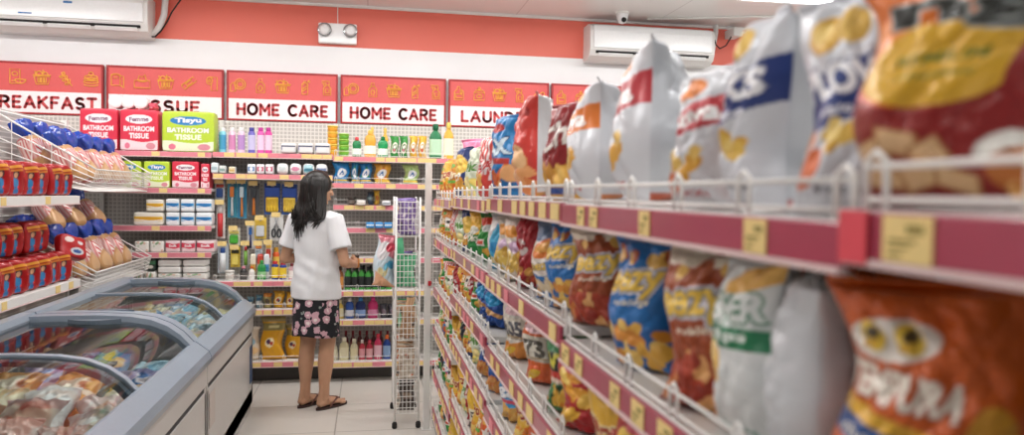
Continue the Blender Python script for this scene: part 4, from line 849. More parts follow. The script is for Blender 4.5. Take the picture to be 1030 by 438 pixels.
# ---- tissue bay
def btissue(base, band, ink, cloud):
    t = Tex(150, 120, base, 1.25); t.wave(-0.05, 0.24, 0.03, 1, cloud); t.ell(0.5, 0.76, 0.34, 0.11, band).text('Femme' if base == '#d8324a' else 'Tisyu', 0.5, 0.76, 0.11, '#f6f2f2' if band != '#f0eef0' else '#8a5f78', 0.03, bold=0.04, width=0.5)
    t.text('BATHROOM', 0.5, 0.53, 0.12, ink, 0, bold=0.04, width=0.78, out='#8fa53e' if base == '#b9d33a' else None).text('TISSUE', 0.5, 0.36, 0.12, ink, 0, bold=0.04, width=0.5); t.ell(0.2, 0.12, 0.07, 0.07, '#e27a92').ell(0.8, 0.12, 0.12, 0.08, '#d9909c'); return t
TR = btissue('#d8324a', '#f0eef0', '#f7eef0', '#f1dadd'); TG = btissue('#b9d33a', '#2a7fc0', '#f4f7e6', '#e9f0cf')
z = st(ZT[0]); G = 'bathroom tissue packs'
pack(83, 122.5, 110, z, TR, '#d8324a', 'red bathroom tissue pack with toilet rolls beside the BREAKFAST sign', 'tissue pack', G, key='TR', name='tissue_pack', n=70, p=16)
pack(123, 163, 111, z, TR, '#d8324a', 'red bathroom tissue pack beside the big lime green pack', 'tissue pack', G, key='TR', name='tissue_pack')
pack(164.5, 219, 113, z, TG, '#b9d33a', 'big lime green bathroom tissue pack on the top shelf', 'tissue pack', G, key='TG', name='tissue_pack', n=70, p=16)
zt = bz(122, 110)
RL = MB(); RL.lathe([(0.2, 0.0), (0.47, 0.0), (0.5, 0.03), (0.5, 0.97), (0.47, 1), (0.2, 1)], 24).xf(Matrix.Rotation(PI/2, 4, 'X')); RLM = RL.mesh('roll_paper', M('#eeecea', 0.7)); RC = MB().lathe([(0.19, 0.015), (0.19, 0.985)], 18).xf(Matrix.Rotation(PI/2, 4, 'X')).mesh('roll_core', M('#8c8a88', 0.8))
for i, px in enumerate((118.0, 130.5, 143.0)):
    t = thing('toilet_roll', 'white toilet roll lying on the red tissue packs, %s from the BREAKFAST sign' % ORD[i], 'toilet roll', (bx(px, 104), 6.04, zt+0.049), 0, 'toilet rolls on the red packs'); t.scale = (0.0935, 0.1, 0.0935)
    link('paper', RLM, t); link('core', RC, t)
pouch(149, 160, 104, zt, 'redwrap', Tex(20, 20, '#d9596c', 1).blobs(6, 0, 1, 0, 1, .2, ['#efc9cf', '#c23c50'], 1), '#d9596c', 'crumpled red wrapper beside the three toilet rolls', 'wrapper', None, th=0.6, name='wrapper')
z = st(ZT[1])
pack(113, 146, 162, z, TG, '#b9d33a', 'lime green tissue pack behind the bread basket on the second shelf', 'tissue pack', G, key='TG', name='tissue_pack')
pack(147, 174, 162.5, z, TG, '#b9d33a', 'lime green tissue pack beside red pack on the second shelf', 'tissue pack', G, key='TG', name='tissue_pack')
pack(175, 203, 162.5, z, TR, '#d8324a', 'red tissue pack between lime pack and edge on the second shelf', 'tissue pack', G, key='TR', name='tissue_pack')
pack(204, 213, 165, z, TR, '#d8324a', 'red tissue pack end-on at the edge of the second shelf', 'tissue pack', G, key='TR', name='tissue_pack')
def towel(base, mid, low):
    t = Tex(40, 50, base, 1); t.rect(0, 1, 0.34, 0.66, mid).ell(0.5, 0.5, 0.4, 0.14, low).wave(0.36, 0.42, 0.04, 1, '#f2f2f2'); return t
TB = towel('#e9edf0', '#3a9ad0', '#2a78b8'); TY = towel('#eeeade', '#eec23c', '#e2a92c')
z = st(ZT[2]); h2 = (bz(190, 199.5)-z)/2
for r in range(2):
    for i, (a, b) in enumerate(((169, 183.2), (184, 198.2), (199, 216))):
        pack(a, b, 0, z+r*h2, TB, '#e9edf0', 'blue and white kitchen towel roll, %s column, %s row' % (ORD[i], ('bottom', 'top')[r]), 'paper towel', 'kitchen towel rolls', key='TB', p=9, name='towel_roll', d=0.13, n=26, zt=z+(r+1)*h2-0.003)
pack(149, 168, 0, z+h2, TY, '#eeeade', 'small yellow and white towel pack on top of a wide one', 'paper towel', 'yellow towel packs', key='TY', p=9, name='towel_pack', zt=z+2*h2-0.01)
pack(136, 168, 0, z, TY, '#eeeade', 'wide yellow and white towel pack under a small one', 'paper towel', 'yellow towel packs', key='TY', p=9, name='towel_pack', zt=z+h2-0.004)
z = st(ZT[3])
TPK = (lambda t: t.wave(0.35, 0.75, 0.05, 1, '#d63c56').text('Soft', 0.5, 0.55, 0.2, '#f6eef0', bold=0.04, width=0.5))(Tex(50, 40, '#ead3d6', 1.2)); TGW = (lambda t: t.blobs(8, 0.1, 0.9, 0.1, 0.9, 0.1, ['#7fa27a', '#d8b8a8', '#c8d2c0'], 3))(Tex(50, 30, '#e9e7e1', 1.3))
for i, (a, b) in enumerate(((168.5, 184), (184.3, 199), (199.3, 218))): pack(a, b, 241.5, z, TPK, '#ead3d6', 'pink and white tissue pack, %s along the fourth shelf' % ORD[i], 'tissue pack', 'pink tissue packs', key='TPK', name='tissue_pack', p=10)
for i, (a, b) in enumerate(((138, 153), (153.5, 168))): pack(a, b, 242, z, TGW, '#e9e7e1', 'white flower print tissue pack, %s on the fourth shelf' % ORD[i], 'tissue pack', 'white flower print packs', key='TGW', name='tissue_pack', p=10)
z = st(ZT[4]); zz = [z+(bz(185, 260.5)-z)*k/6 for k in range(7)]
TW = Tex(30, 20, '#eeece8', 2).rect(0, 1, 0.45, 0.55, '#e6e3de')
for r in range(6):
    T_, nm, base = [(TPK, 'pink', '#ead3d6'), (TGW, 'flower print', '#e9e7e1'), (TGW, 'flower print', '#e9e7e1'), (TGW, 'flower print', '#e9e7e1'), (TW, 'plain white', '#eeece8'), (TW, 'plain white', '#eeece8')][r]
    for i, (a, b) in enumerate(((160.5, 185), (185.5, 211))):
        pack(a, b, 0, zz[r], T_, base, '%s tissue pack, row %s from the bottom, column %s beyond the freezers' % (nm, ['one', 'two', 'three', 'four', 'five', 'six'][r], ['one', 'two'][i]), 'tissue pack', 'tissue packs stacked beyond the freezers', key='low%d' % (r if r < 2 else 2 if r < 4 else 4), name='tissue_pack', p=8, zt=zz[r+1]-0.002, d=0.14)
for i, (a, b) in enumerate(((124, 138), (139, 147), (147.5, 160))): pack(a, b, 272, z, TGW, '#e9e7e1', 'flower print pack, %s beside the white tissue stack' % ORD[i], 'tissue pack', 'flower print packs beside the stack', key='low2', name='tissue_pack', p=5)
pack(147, 160, 259, bz(150, 271.5), (lambda t: t.rect(0, 1, 0.5, 0.75, '#3f7a55').ell(0.5, 0.3, 0.3, 0.15, '#d9d6cc'))(Tex(30, 30, '#23302a', 1)), '#23302a', 'dark green box on the flower print packs', 'box', None, name='carton')
# ---- middle bay: top shelf
z = st(ZM[0])
for i, (px, bd, cp, lb) in enumerate(((224, '#7cc4d8', '#e8eef0', '#4a9fc8'), (233.4, '#e9c3d6', '#f0e8ec', '#d48ab6'), (242.8, '#e9c9da', '#f2ecee', '#b88fc8'), (253.2, '#6a63b4', '#4c4aa0', '#c9c4e6'), (262.4, '#d95aa8', '#c23c96', '#efc9e0'), (270.2, '#d9489c', '#b83a90', '#eccadf'))):
    bottle(px-4, px+4, 128.5, z, bd, cp, lb, 'can', ('teal', 'pale pink', 'pale pink and lilac', 'violet', 'magenta', 'deep magenta')[i]+' air freshener can on the top shelf, %s in its line' % ORD[i], 'air freshener cans', name='aerosol_can', cat='aerosol can')
TF = Tex(60, 16, '#ebe9e8', 5).rect(0, 1, 0.62, 0.78, '#2c3058').rect(0, 0.12, 0.3, 0.6, '#8a8fb0')
for i in range(3): pack(283+17*i, 299+17*i, 144.5, z, TF, '#ebe9e8', 'flat white box with a navy line on the top shelf, %s of three' % ORD[i], 'box', 'flat white boxes', key='TF', name='flat_box', d=0.2)
z = st(ZM[1])
SOAP = Tex(40, 24, '#e9e3e6', 1.6).rect(0.1, 0.9, 0.3, 0.7, '#c24a6a').ell(0.5, 0.5, 0.2, 0.2, '#f0eaec'); SOAPB = Tex(40, 24, '#e6ecf0', 1.6).rect(0.1, 0.9, 0.3, 0.7, '#5d86b8').ell(0.5, 0.5, 0.2, 0.2, '#f0f0f2')
for i in range(3):
    pack(250+9*i, 258.5+9*i, 165.5, z, SOAP if i != 0 else SOAPB, '#e9e3e6', 'small soap box under the air freshener cans, %s of three' % ORD[i], 'soap box', 'small soap boxes', key='soap%d' % (i != 0), name='soap_box', d=0.1)
for i in range(4): pack(279+13*i, 291+13*i, 164.5+i*0.2, z, [Tex(20, 20, '#ecebea', 1).ell(.5, .55, .3, .2, '#cfd8d8'), Tex(20, 20, '#ecebea', 1).ell(.5, .5, .35, .2, '#d98aa6'), Tex(20, 20, '#a9cfd6', 1).rect(0, 1, .3, .55, '#3f7f94'), Tex(20, 20, '#ecebea', 1).rect(0, 1, .3, .6, '#7d8fb0')][i], '#ecebea', ('white round', 'white and pink', 'teal', 'white and blue')[i]+' small wipes pack on the shelf over the hanging cards', 'pack', 'small wipes packs', name='wipes_pack', d=0.1, p=3)
for i, (a, b) in enumerate(((214, 221.5), (222, 229), (231.5, 238.5))): pack(a, b, (164, 167, 168)[i], z, Tex(20, 20, ('#dfe8ea', '#d8dcd8', '#ead9b8')[i], 1).rect(.1, .9, .3, .6, ('#a9bfc6', '#8fa9a2', '#d9b46a')[i]), '#dfe4e4', ('pale blue', 'grey green', 'cream')[i]+' little carton at the bay edge over the hanging cards', 'carton', 'little cartons', name='carton', d=0.08)
# ---- pegs with hanging cards
YK = 6.05
def hang(px0, px1, py0, py1, card, prod, shape, lab, pcol2=None, tagcol='y'):
    """A blister card on its own peg hook; the hook carries a price plate."""
    X0, X1 = bx(px0, py0, YK), bx(px1, py0, YK); z1, z0 = bz(px0, py0, YK), bz(px0, py1, YK); w, h = X1-X0, z1-z0; xc_ = (X0+X1)/2
    hk = thing('peg_hook', 'wire peg hook holding the '+lab.split(' on ')[0], 'hook', (xc_, YK, z1-0.012), 0, 'peg hooks on the back panel')
    MB().tube([(0, 6.3-YK, 0.0), (0, -0.03, 0.0), (0, -0.045, 0.012)], 0.0025, 6).tube([(0, 6.3-YK, 0.03), (0, -0.05, 0.03)], 0.002, 6).build('wire', WIRE, hk)
    MB().bb(-0.032, 0.032, -0.054, -0.051, 0.006, 0.042, 0.001).build('price_plate', TAG if tagcol == 'y' else TAGP, hk)
    t = thing('hanging_card', lab, 'packaged goods', (xc_, YK, z0), 0, 'hanging hardware and brush cards')
    c = MB().bb(-w/2, w/2, 0, 0.002, 0, h-0.014, 0.0); c.bb(-w/2, -w*0.12, 0, 0.002, h-0.014, h+0.002); c.bb(w*0.12, w/2, 0, 0.002, h-0.014, h+0.002); c.bb(-w/2, w/2, 0, 0.002, h+0.002, h+0.012)
    c.build('card', M(card, 0.4), t); m = MB(); m2 = None
    if shape == 'brush':
        m.tube([(0, -0.012, 0.05*h), (0, -0.014, 0.6*h)], [(w*0.16, 0.008), (w*0.1, 0.007)], 8); m2 = MB().box((0, -0.018, 0.74*h), (w*0.42, 0.026, h*0.3), 0.006)
    elif shape == 'gloves':
        m.box((0, -0.014, 0.34*h), (w*0.8, 0.026, h*0.5), 0.012); m2 = MB().box((0, -0.012, 0.76*h), (w*0.94, 0.02, h*0.34), 0.008)
        for k in range(4): m.tube([((k-1.5)*w*0.18, -0.02, 0.12*h), ((k-1.5)*w*0.18, -0.022, 0.5*h)], w*0.08, 8)
    elif shape == 'scissors':
        for s in (-1, 1):
            m.tube([(s*w*0.16, -0.01, 0.5*h), (-s*w*0.12, -0.01, 0.9*h)], [(w*0.07, 0.004), (w*0.03, 0.003)], 6)
        m2 = MB()
        for s in (-1, 1): m2.tube([(s*w*0.2+w*0.13*math.cos(a), -0.01, 0.3*h+0.17*h*math.sin(a)) for a in np.linspace(0, 2*PI, 14)[:-1]], 0.006, 6, closed=True)
    elif shape == 'tube':
        m.tube([(0, -0.02, 0.06*h), (0, -0.02, 0.72*h)], w*0.3, 12); m2 = MB().tube([(0, -0.02, 0.72*h), (0, -0.02, 0.9*h)], w*0.22, 10)
    else:
        m.box((0, -0.014, 0.4*h), (w*0.7, 0.026, h*0.55), 0.01); m2 = MB().box((0, -0.003, 0.82*h), (w*0.8, 0.004, h*0.18), 0.001)
    m.build('product', M(prod, 0.35), t); m2.build('product_head', M(pcol2 or prod, 0.35), t)
for a in ((216.5, 226, 184, 201, '#dfe4ea', '#2f4f8c', 'box', 'small white and blue card on the peg by the tissue bay', '#b8422f'),
          (229, 238.5, 184, 219, '#3f8fa6', '#d9dde0', 'brush', 'teal brush card with orange foot on the upper pegs', '#e0803a'), (238.8, 248.3, 184, 220, '#3a86a8', '#e08a44', 'brush', 'teal and white brush card on the upper pegs', '#cfe0e6'),
          (250, 261, 186, 218, '#595a5c', '#e0843a', 'brush', 'dark grey and orange brush card on the upper pegs', '#3f4347'), (266, 282, 186, 216, '#2f56a0', '#e8c03c', 'gloves', 'blue and yellow glove pack on the upper pegs beside the brushes', '#2c4c9c'), (283.5, 299, 187, 216, '#2f56a0', '#e6c44a', 'gloves', 'blue and yellow glove pack beside the shopper', '#2c4c9c'),
          (217.5, 226.5, 205, 240, '#e6e2de', '#c9383a', 'tube', 'long white card with a red handle by the tissue bay', '#d8d4d0'), (229.5, 241.5, 231, 247, '#d9d6c6', '#4fae3c', 'box', 'rounded lime green sponge card on the middle pegs', '#e6d27a'), (248.5, 256, 226, 251, '#d6d4d2', '#2c3360', 'brush', 'slim navy brush card on the middle pegs', '#2f66a8'),
          (256, 268, 220.5, 240.5, '#e8c85a', '#c9cdd0', 'box', 'yellow card with a grey lock on the middle pegs', '#e2bd48'), (271.5, 285, 217.5, 242, '#dcdcda', '#9a9da0', 'scissors', 'white blister card with dark scissors on the middle pegs', '#34363a'),
          (219, 230, 246.5, 275, '#c9d2da', '#dfe3e6', 'tube', 'white and blue roll pack on the lowest pegs', '#2f5ba8'), (232, 241.5, 250, 269, '#e0c34a', '#e8d46a', 'box', 'yellow card pack on the lowest pegs', '#3a3a2c'), (244.5, 250.5, 246, 268, '#dcd8d4', '#6fa03c', 'tube', 'narrow green and red tube card on the lowest pegs', '#c93c3a'), (256.5, 264, 246, 262, '#d8dfe4', '#9fb0bc', 'box', 'pale clear bagged card on the lowest pegs', '#e08a4a'), (267, 273.5, 245, 262, '#e6d9c8', '#c24a3a', 'box', 'small cream and red card on the lowest pegs', '#e9c35a')):
    hang(*a)
# ---- middle bay lower shelves
z = st(ZM[2]); G = 'bottles and cans under the pegs'
for a in ((258.5, 268, 262, '#2f8f4a', '#3a9a50', '#8fc08a', 'wavy', 'green cleaner bottle on the shelf under the pegs'), (273, 280.5, 263, '#23408c', '#c9383a', '#e8c83a', 'can', 'blue and yellow oil can with red cap, first of two'), (281, 288.7, 264, '#23408c', '#c9383a', '#e8c83a', 'can', 'blue and yellow oil can with red cap beside the shopper'),
          (250, 256.5, 268, '#e8e4e0', '#e0702c', '#d9d4d0', 'slim', 'small white glue bottle with orange cap'), (241, 249, 268, '#2c2a2a', '#d98a9a', '#54504e', 'slim', 'small dark polish bottle with pale cap'), (226, 236, 272, '#e9e6e0', '#d8d4ce', '#c9c4bc', 'tub', 'low white tub under the pegs'), (290, 297, 265, '#c9a0a8', '#7a2c34', '#e6dcd8', 'slim', 'pink bottle behind the shopper under the pegs')):
    bottle(a[0], a[1], a[2], z, *a[3:7], a[7], G)
bottle(274, 281.5, 249, st(ZM[2]), '#e8642c', '#eeb23a', '#f0c95a', 'can', 'tall orange and yellow spray can behind the blue cans', G, dY=0.12, name='aerosol_can', cat='aerosol can')
for i, (px, c1, c2) in enumerate(((263, '#c94a3a', '#e8d9c8'), (269.5, '#dfe3e6', '#4a8fc0'), (256, '#e6dcc8', '#c9a04a'))): pack(px-3, px+3, 255, st(ZM[2]), Tex(12, 20, c1, 0.5).rect(0, 1, .3, .6, c2), c1, ('red', 'white', 'cream')[i]+' narrow carton behind the bottles under the pegs', 'carton', 'narrow cartons under the pegs', dY=0.1, d=0.05, name='carton')
z = st(ZM[3]); YELP = (lambda t: t.ell(.5, .5, .32, .2, '#f0e2b8').ell(.45, .52, .14, .1, '#c2422e').ell(.6, .45, .1, .08, '#3c3c64').rect(0, 1, .82, 1, '#cf9a2c'))(Tex(60, 80, '#e9b02c', 0.75))
for i, (a, b, y, k) in enumerate(((248, 256, 299, 'b'), (257, 264.5, 297, 'b'), (265, 274, 295.5, 'g'), (275, 286.5, 293, 'y'), (287.5, 297, 294, 'y'))):
    tx = {'y': YELP, 'b': Tex(30, 40, '#6f8f9a', .75).rect(0, 1, .3, .6, '#d8dcd8').ell(.5, .75, .3, .1, '#2f5a7a'), 'g': Tex(30, 40, '#b9a86a', .75).ell(.5, .5, .3, .2, '#5a5040').rect(0, 1, .8, 1, '#d98a3a')}[k]
    pouch(a, b, y, z, 'low'+k, tx, '#b9a05a', ('grey blue', 'grey and white', 'tan', 'yellow', 'second yellow')[i]+' small refill pouch on the shelf over the yellow sacks', 'pouch', 'small refill pouches', th=0.5)
z = st(ZM[4]); YSK = (lambda t: t.rect(0, 1, .72, .9, '#8f8350').rect(.28, .72, .77, .83, '#d6c88e').ell(.45, .42, .2, .12, '#efe2bc').ell(.4, .44, .09, .07, '#5a3a5a').ell(.55, .4, .08, .05, '#c2482e').rect(0, 1, .93, 1, '#a89a66'))(Tex(90, 120, '#e2a424', 0.75))
pouch(262, 287, 319.5, z, 'sack', YSK, '#dd9f26', 'big yellow sack on the bottom shelf beside the freezer', 'sack', 'yellow sacks on the bottom shelf', th=0.5, name='sack')
pouch(286.5, 307, 327, z, 'sack', YSK, '#dd9f26', 'big yellow sack on the bottom shelf behind the shopper', 'sack', 'yellow sacks on the bottom shelf', th=0.45, name='sack', dY=0.04)
pouch(243, 262, 330, z, 'palesack', (lambda t: t.ell(.5, .6, .3, .12, '#8fb0c0').ell(.6, .3, .3, .12, '#e6c08a'))(Tex(40, 50, '#dccdb8', .75)), '#dccdb8', 'pale cream sack on the bottom shelf against the freezer', 'sack', 'yellow sacks on the bottom shelf', th=0.45, name='sack')
# ---- laundry bay
z = st(ZR[0]); G = 'dish soap on the top shelf'
hh = (bz(335, 126.5)-z)/5
for i in range(5):
    t = bottle(330, 341, 0, z+hh*i, '#eeb83c', '#f2ca5a', '#e09a2c', 'tub', 'round yellow dish paste tub in the stack by the flat boxes, %s up' % ORD[i], 'yellow tubs', name='tub'); t.scale[2] = hh*0.97
hh = (bz(346, 134.5)-z)/4
for i in range(4):
    t = bottle(341.5, 352.5, 0, z+hh*i, '#86c23c', '#a4d458', '#5fa032', 'tub', 'round lime dish paste tub in the stack beside the yellow stack, %s up' % ORD[i], 'lime tubs', name='tub'); t.scale[2] = hh*0.97
for a in ((354, 364, 138, '#1f7f4a', '#d8484c', '#e9eee6', 'wavy', 'green dish soap bottle with red cap'), (366, 379, 131, '#eaa83c', '#f2c25a', '#f3eee0', 'wavy', 'tall yellow dish soap bottle with pale label'), (379.5, 391, 137.5, '#1f9a58', '#187a48', '#e6efe4', 'wavy', 'round green dish soap bottle beside the yellow one')): bottle(a[0], a[1], a[2], z, *a[3:7], a[7]+' on the top shelf', G)
bottle(371, 378, 128, z, '#efc04a', '#f2cf6a', '#efe6c8', 'slim', 'slim yellow bottle behind the tall yellow one', G, dY=0.12); bottle(384, 391, 129, z, '#efbd4a', '#eec860', '#f0e4c0', 'slim', 'slim yellow bottle behind the round green one', G, dY=0.12)
def apple(base, leaf, c3): return Tex(50, 60, base, .8).ell(.5, .45, .38, .28, '#e8e2d2').ell(.5, .45, .28, .2, leaf).ell(.42, .5, .1, .08, '#eceade').ell(.58, .5, .1, .08, '#eceade').ell(.5, .34, .14, .07, c3)
for i, (a, b) in enumerate(((392.5, 401.5), (402, 410.5))): pouch(a, b, 137.5, z, 'grn', apple('#2f8f3c', '#3f7a44', '#d97a8a'), '#2f8f3c', 'green dish soap refill pouch, %s of two' % ORD[i], 'pouch', 'dish soap pouches', th=0.5)
for i, (a, b) in enumerate(((411.5, 420), (420.5, 429))): pouch(a, b, 137.5, z, 'ylw', apple('#e3b33a', '#c98a3a', '#d9604a'), '#e3b33a', 'yellow dish soap refill pouch, %s of two' % ORD[i], 'pouch', 'dish soap pouches', th=0.5)
bottle(431.5, 445, 125, z, '#1d7a4a', '#12603c', '#bfe0c0', 'slim', 'big dark green bottle beside the end post', G); bottle(446, 457, 123.5, z, '#eab040', '#f0c862', '#f3ead0', 'slim', 'big yellow bottle behind the snack bags by the end post', G)
z = st(ZR[1]); G = 'laundry powder pouches'
def emblem(base, c2): return Tex(60, 60, base, .9).poly([(.5, .9), (.9, .3), (.1, .3)], c2).ell(.5, .5, .3, .24, '#eef0f2').poly([(.5, .66), (.68, .4), (.32, .4)], '#2a6fb0').ell(.5, .45, .06, .05, '#eef0f2').rect(0, 1, .06, .16, '#e6c24a')
for i, (a, b, y, c1, c2, nm) in enumerate(((335, 352, 164, '#2a8fd0', '#1f6fb4', 'bright blue'), (353, 361, 164.5, '#2f8fc0', '#1f9a58', 'narrow blue and green'), (361.5, 374.5, 165, '#2a84c4', '#2f9a4c', 'blue and green'), (376, 393, 165.5, '#e8a93c', '#d97a30', 'amber'), (405.5, 422, 166.5, '#bcd68a', '#8fbf5a', 'pale green'))):
    pouch(a, b, y, z, 'pw%d' % i, emblem(c1, c2), c1, nm+' laundry powder pouch on the second shelf', 'pouch', G, th=0.4)
z = st(ZR[2])
bottle(349, 358, 198, z, '#3c3634', '#55504c', '#8a827a', 'tub', 'small dark round tub beside the shopper', None, name='tub')
pack(358.5, 368, 201.5, z, Tex(20, 14, '#ebe7e2', 1.5).rect(0, 1, .3, .6, '#d8cdc0'), '#ebe7e2', 'little white carton on the third laundry shelf', 'carton', None, name='carton', d=0.08)
pouch(369, 376.5, 193.5, z, 'navs', Tex(20, 30, '#3a4a5c', .6).rect(0, 1, .4, .6, '#8aa0a0'), '#3a4a5c', 'small dark blue refill pouch on the third laundry shelf', 'pouch', None, th=0.5); pouch(376, 382.5, 192, z, 'ylws', Tex(20, 30, '#e2b640', .6).ell(.5, .5, .3, .2, '#b9702c'), '#e2b640', 'small yellow refill pouch on the third laundry shelf', 'pouch', None, th=0.5)
pack(384, 393, 202, z, Tex(20, 14, '#dfe0e2', 1.5).rect(0, 1, .3, .6, '#8f969c'), '#dfe0e2', 'low grey and white carton near the wire rack', 'carton', None, name='carton', d=0.08)
z = st(ZR[3])
for i, (a, b) in enumerate(((368, 376.5), (377, 385.5), (386, 394.5))): pack(a, b, 223.5, z, Tex(30, 14, '#3a8fd0', 1.6).rect(0, 1, .4, .65, '#e6eef4'), '#3a8fd0', 'low blue and white soap bar pack, %s on its shelf' % ORD[i], 'soap bar', 'blue soap bars', key='bluesoap', name='soap_pack', d=0.07)
z = st(ZR[5]); G = 'dark green bottles behind the rack'
for i in range(7): bottle(346.5+6.9*i, 353+6.9*i, 267.5+(i % 2), z, '#3f8f3c', '#1c1c1e', '#2a2c2c', 'slim', 'black topped green bottle on the low laundry shelf, %s from the shopper' % ORD[i], G)
for i in range(6): bottle(349+7*i, 355+7*i, 267, z, '#2f6f34', '#18181a', '#242626', 'slim', 'black topped green bottle in the row behind, %s from the shopper' % ORD[i], G, dY=0.1)
bottle(339, 346, 268, z, '#7a4a24', '#3a2418', '#c98a4a', 'slim', 'brown bottle just beyond the shopper hand', None)
z = st(ZR[6]); G = 'fabric softener bottles'
for a in ((338.5, 346, 302, '#e6c65a', '#e8dcb0', '#efe6c0', 'slim', 'yellow'), (347, 356.5, 300, '#3a62b4', '#e9e6e6', '#e6e8f0', 'wavy', 'blue with white cap'), (357, 368.5, 299.5, '#23356f', '#3f8fd0', '#8fb0e0', 'wavy', 'navy'), (369.5, 381, 299, '#d93a7a', '#e0408a', '#f0a0c4', 'wavy', 'magenta')): bottle(a[0], a[1], a[2], z, *a[3:7], a[7]+' fabric softener bottle on the shelf over the bottom one', G)
for i in range(2): pouch(382+8*i, 390+8*i, 306, z, 'dg', Tex(20, 20, '#56565e', 1).ell(.5, .5, .3, .2, '#9a8f98'), '#56565e', 'dark grey pouch behind the wire rack, %s of two' % ORD[i], 'pouch', 'dark grey pouches', th=0.6)
z = st(ZR[7]); G = 'bottles on the bottom laundry shelf'
for i, a in enumerate(((332, 340, 343, '#d8d2b8', '#efe9d8', '#e6e0c4'), (341, 351.5, 339.5, '#d9d0a6', '#ece4cc', '#e9e2c0'), (352, 360.5, 341, '#dcd4b0', '#eee6cc', '#e6dcb4'), (361, 367.5, 342, '#c93a4c', '#e9dcd8', '#e6a0a8'), (368, 375.5, 342, '#c2344a', '#d9485c', '#e9b0b4'), (376, 384.5, 336, '#d9406a', '#c93a4c', '#f0c0cc'), (385, 393.5, 337, '#2c4a9c', '#e8702c', '#8fb0d8'), (397, 404, 336, '#c9502c', '#e8702c', '#e6b08a'), (406, 413, 337, '#e2dccc', '#e8702c', '#c2d0d8'))):
    bottle(a[0], a[1], a[2], z, a[3], a[4], a[5], 'slim', ('pale cream', 'big cream', 'cream', 'red and white', 'crimson', 'tall rose', 'navy with orange cap', 'rust with orange cap', 'white with orange cap')[i]+' bottle on the bottom laundry shelf', G)
for i in range(7): bottle(345+7*i, 351+7*i, 333, z, '#6a2f34', '#8f3038', '#a86a5a', 'slim', 'dark red bottle in the back row of the bottom shelf, %s from the shopper' % ORD[i], G, dY=0.14)
# cereal packs behind the bread baskets
q = random.Random(11); z1 = [b+0.0385 for b in ZB[:2]]
for r, (zz_, py) in enumerate(((z1[0], 132), (z1[1], 172))):
    for i in range(9):
        a = 4+13*i-(26 if r else 0); c1, c2 = q.choice((('#e2c23c', '#c9482e'), ('#8fb84a', '#e8dca0'), ('#e0e0dc', '#4a7fb8'), ('#d9a03c', '#7a4a2c'), ('#cfd8c0', '#4f9a58')))
        if a+12 > 82 and r == 0: continue
        pouch(a, a+12, py, zz_, 'cer%s' % c1, Tex(30, 40, c1, .8).ell(.5, .5, .3, .2, c2).rect(.1, .9, .75, .85, c2), c1, 'bright breakfast pouch behind the bread, %s in the %s row' % (ORD[i], ('upper', 'lower')[r]), 'pouch', 'breakfast pouches behind the bread', th=0.4)
# ================================================================== RED PACKS AND BREAD BEHIND THE FREEZERS
RP = (lambda t: t.ell(.5, .38, .16, .22, '#2a7fb8').ell(.5, .62, .16, .12, '#3c2c34').ell(.5, .6, .11, .08, '#d9a27c').rect(.34, .66, .06, .18, '#1f6ba6').rect(.15, .85, .8, .87, '#e8a03c').rect(.2, .8, .72, .76, '#d9862c').blobs(4, .1, .9, .1, .6, .05, ['#e8443a', '#8f1016'], 2))(Tex(50, 70, '#ac141a', .75))
RPM = soft_box(0.115, 0.075, 0.165, RP, '#a01218', n=12, p=5, nf=34, seed=4, wr=0.012); RPM.materials[0] = FOIL
G = 'red snack packs on the shelves behind the freezers'
ZL = [1.36+0.0455, 0.893+0.0455]
q = random.Random(5); fr = link('red_pack', RPM); tag(fr, 'red snack pack standing on the upper shelf by the bread, front row, first from the basket', 'snack pack', G)
def redpack(loc, rot, lab): return dup(fr, loc, rot, lab, G)
n = 0
for i in range(7):
    loc = (LX-0.06+q.uniform(-.008, .008), 4.56-0.148*i, ZL[0]); rot = (q.uniform(-.02, .06), 0, PI/2-0.25+q.uniform(-.12, .12)); lab = 'red snack pack on the upper shelf, front row, %s from the bread basket' % ORD[i]
    if i == 0: fr.location = loc; fr.rotation_euler = rot; fr['label'] = lab
    else: redpack(loc, rot, lab)
for i in range(6): redpack((LX-0.18, 4.54-0.155*i, ZL[0]), (0, 0, PI/2-0.2+q.uniform(-.1, .1)), 'red snack pack on the upper shelf, back row, %s from the bread basket' % ORD[i])
for i in range(8): redpack((LX-0.055, 4.52-0.135*i, ZL[1]), (q.uniform(-.03, .05), 0, PI/2-0.3+q.uniform(-.2, .2)), 'red snack pack at the front of the lower shelf, %s from the bread basket' % ORD[i])
for i in range(7): redpack((LX-0.17, 4.5-0.14*i, ZL[1]), (0, 0, PI/2-0.2+q.uniform(-.2, .2)), 'red snack pack in the second row of the lower shelf, %s from the bread basket' % ORD[i])
for i in range(6): redpack((LX-0.14+q.uniform(-.02, .02), 4.46-0.15*i, ZL[1]+0.168), (0.05, 0, PI/2-0.3+q.uniform(-.25, .25)), 'red snack pack on top of the lower shelf pile, %s from the bread basket' % ORD[i])
tilt = (lambda t: t.ell(.3, .75, .16, .12, '#e6d2cc').ell(.72, .7, .12, .09, '#d8d2d4').ell(.6, .3, .22, .16, '#d9dce0').ell(.6, .3, .14, .08, '#3a5a9c'))(Tex(50, 60, '#b5161c', .8))
o = link('red_pack', soft_box(0.17, 0.06, 0.13, tilt, '#a81218', n=12, p=5, nf=30, wr=0.008)); tag(o, 'red pack with round white badges leaning over the lower shelf edge', 'snack pack', G); o.location = (LX-0.01, 4.57, ZL[1]+0.12); o.rotation_euler = (-0.25, 0.25, PI/2-0.55)

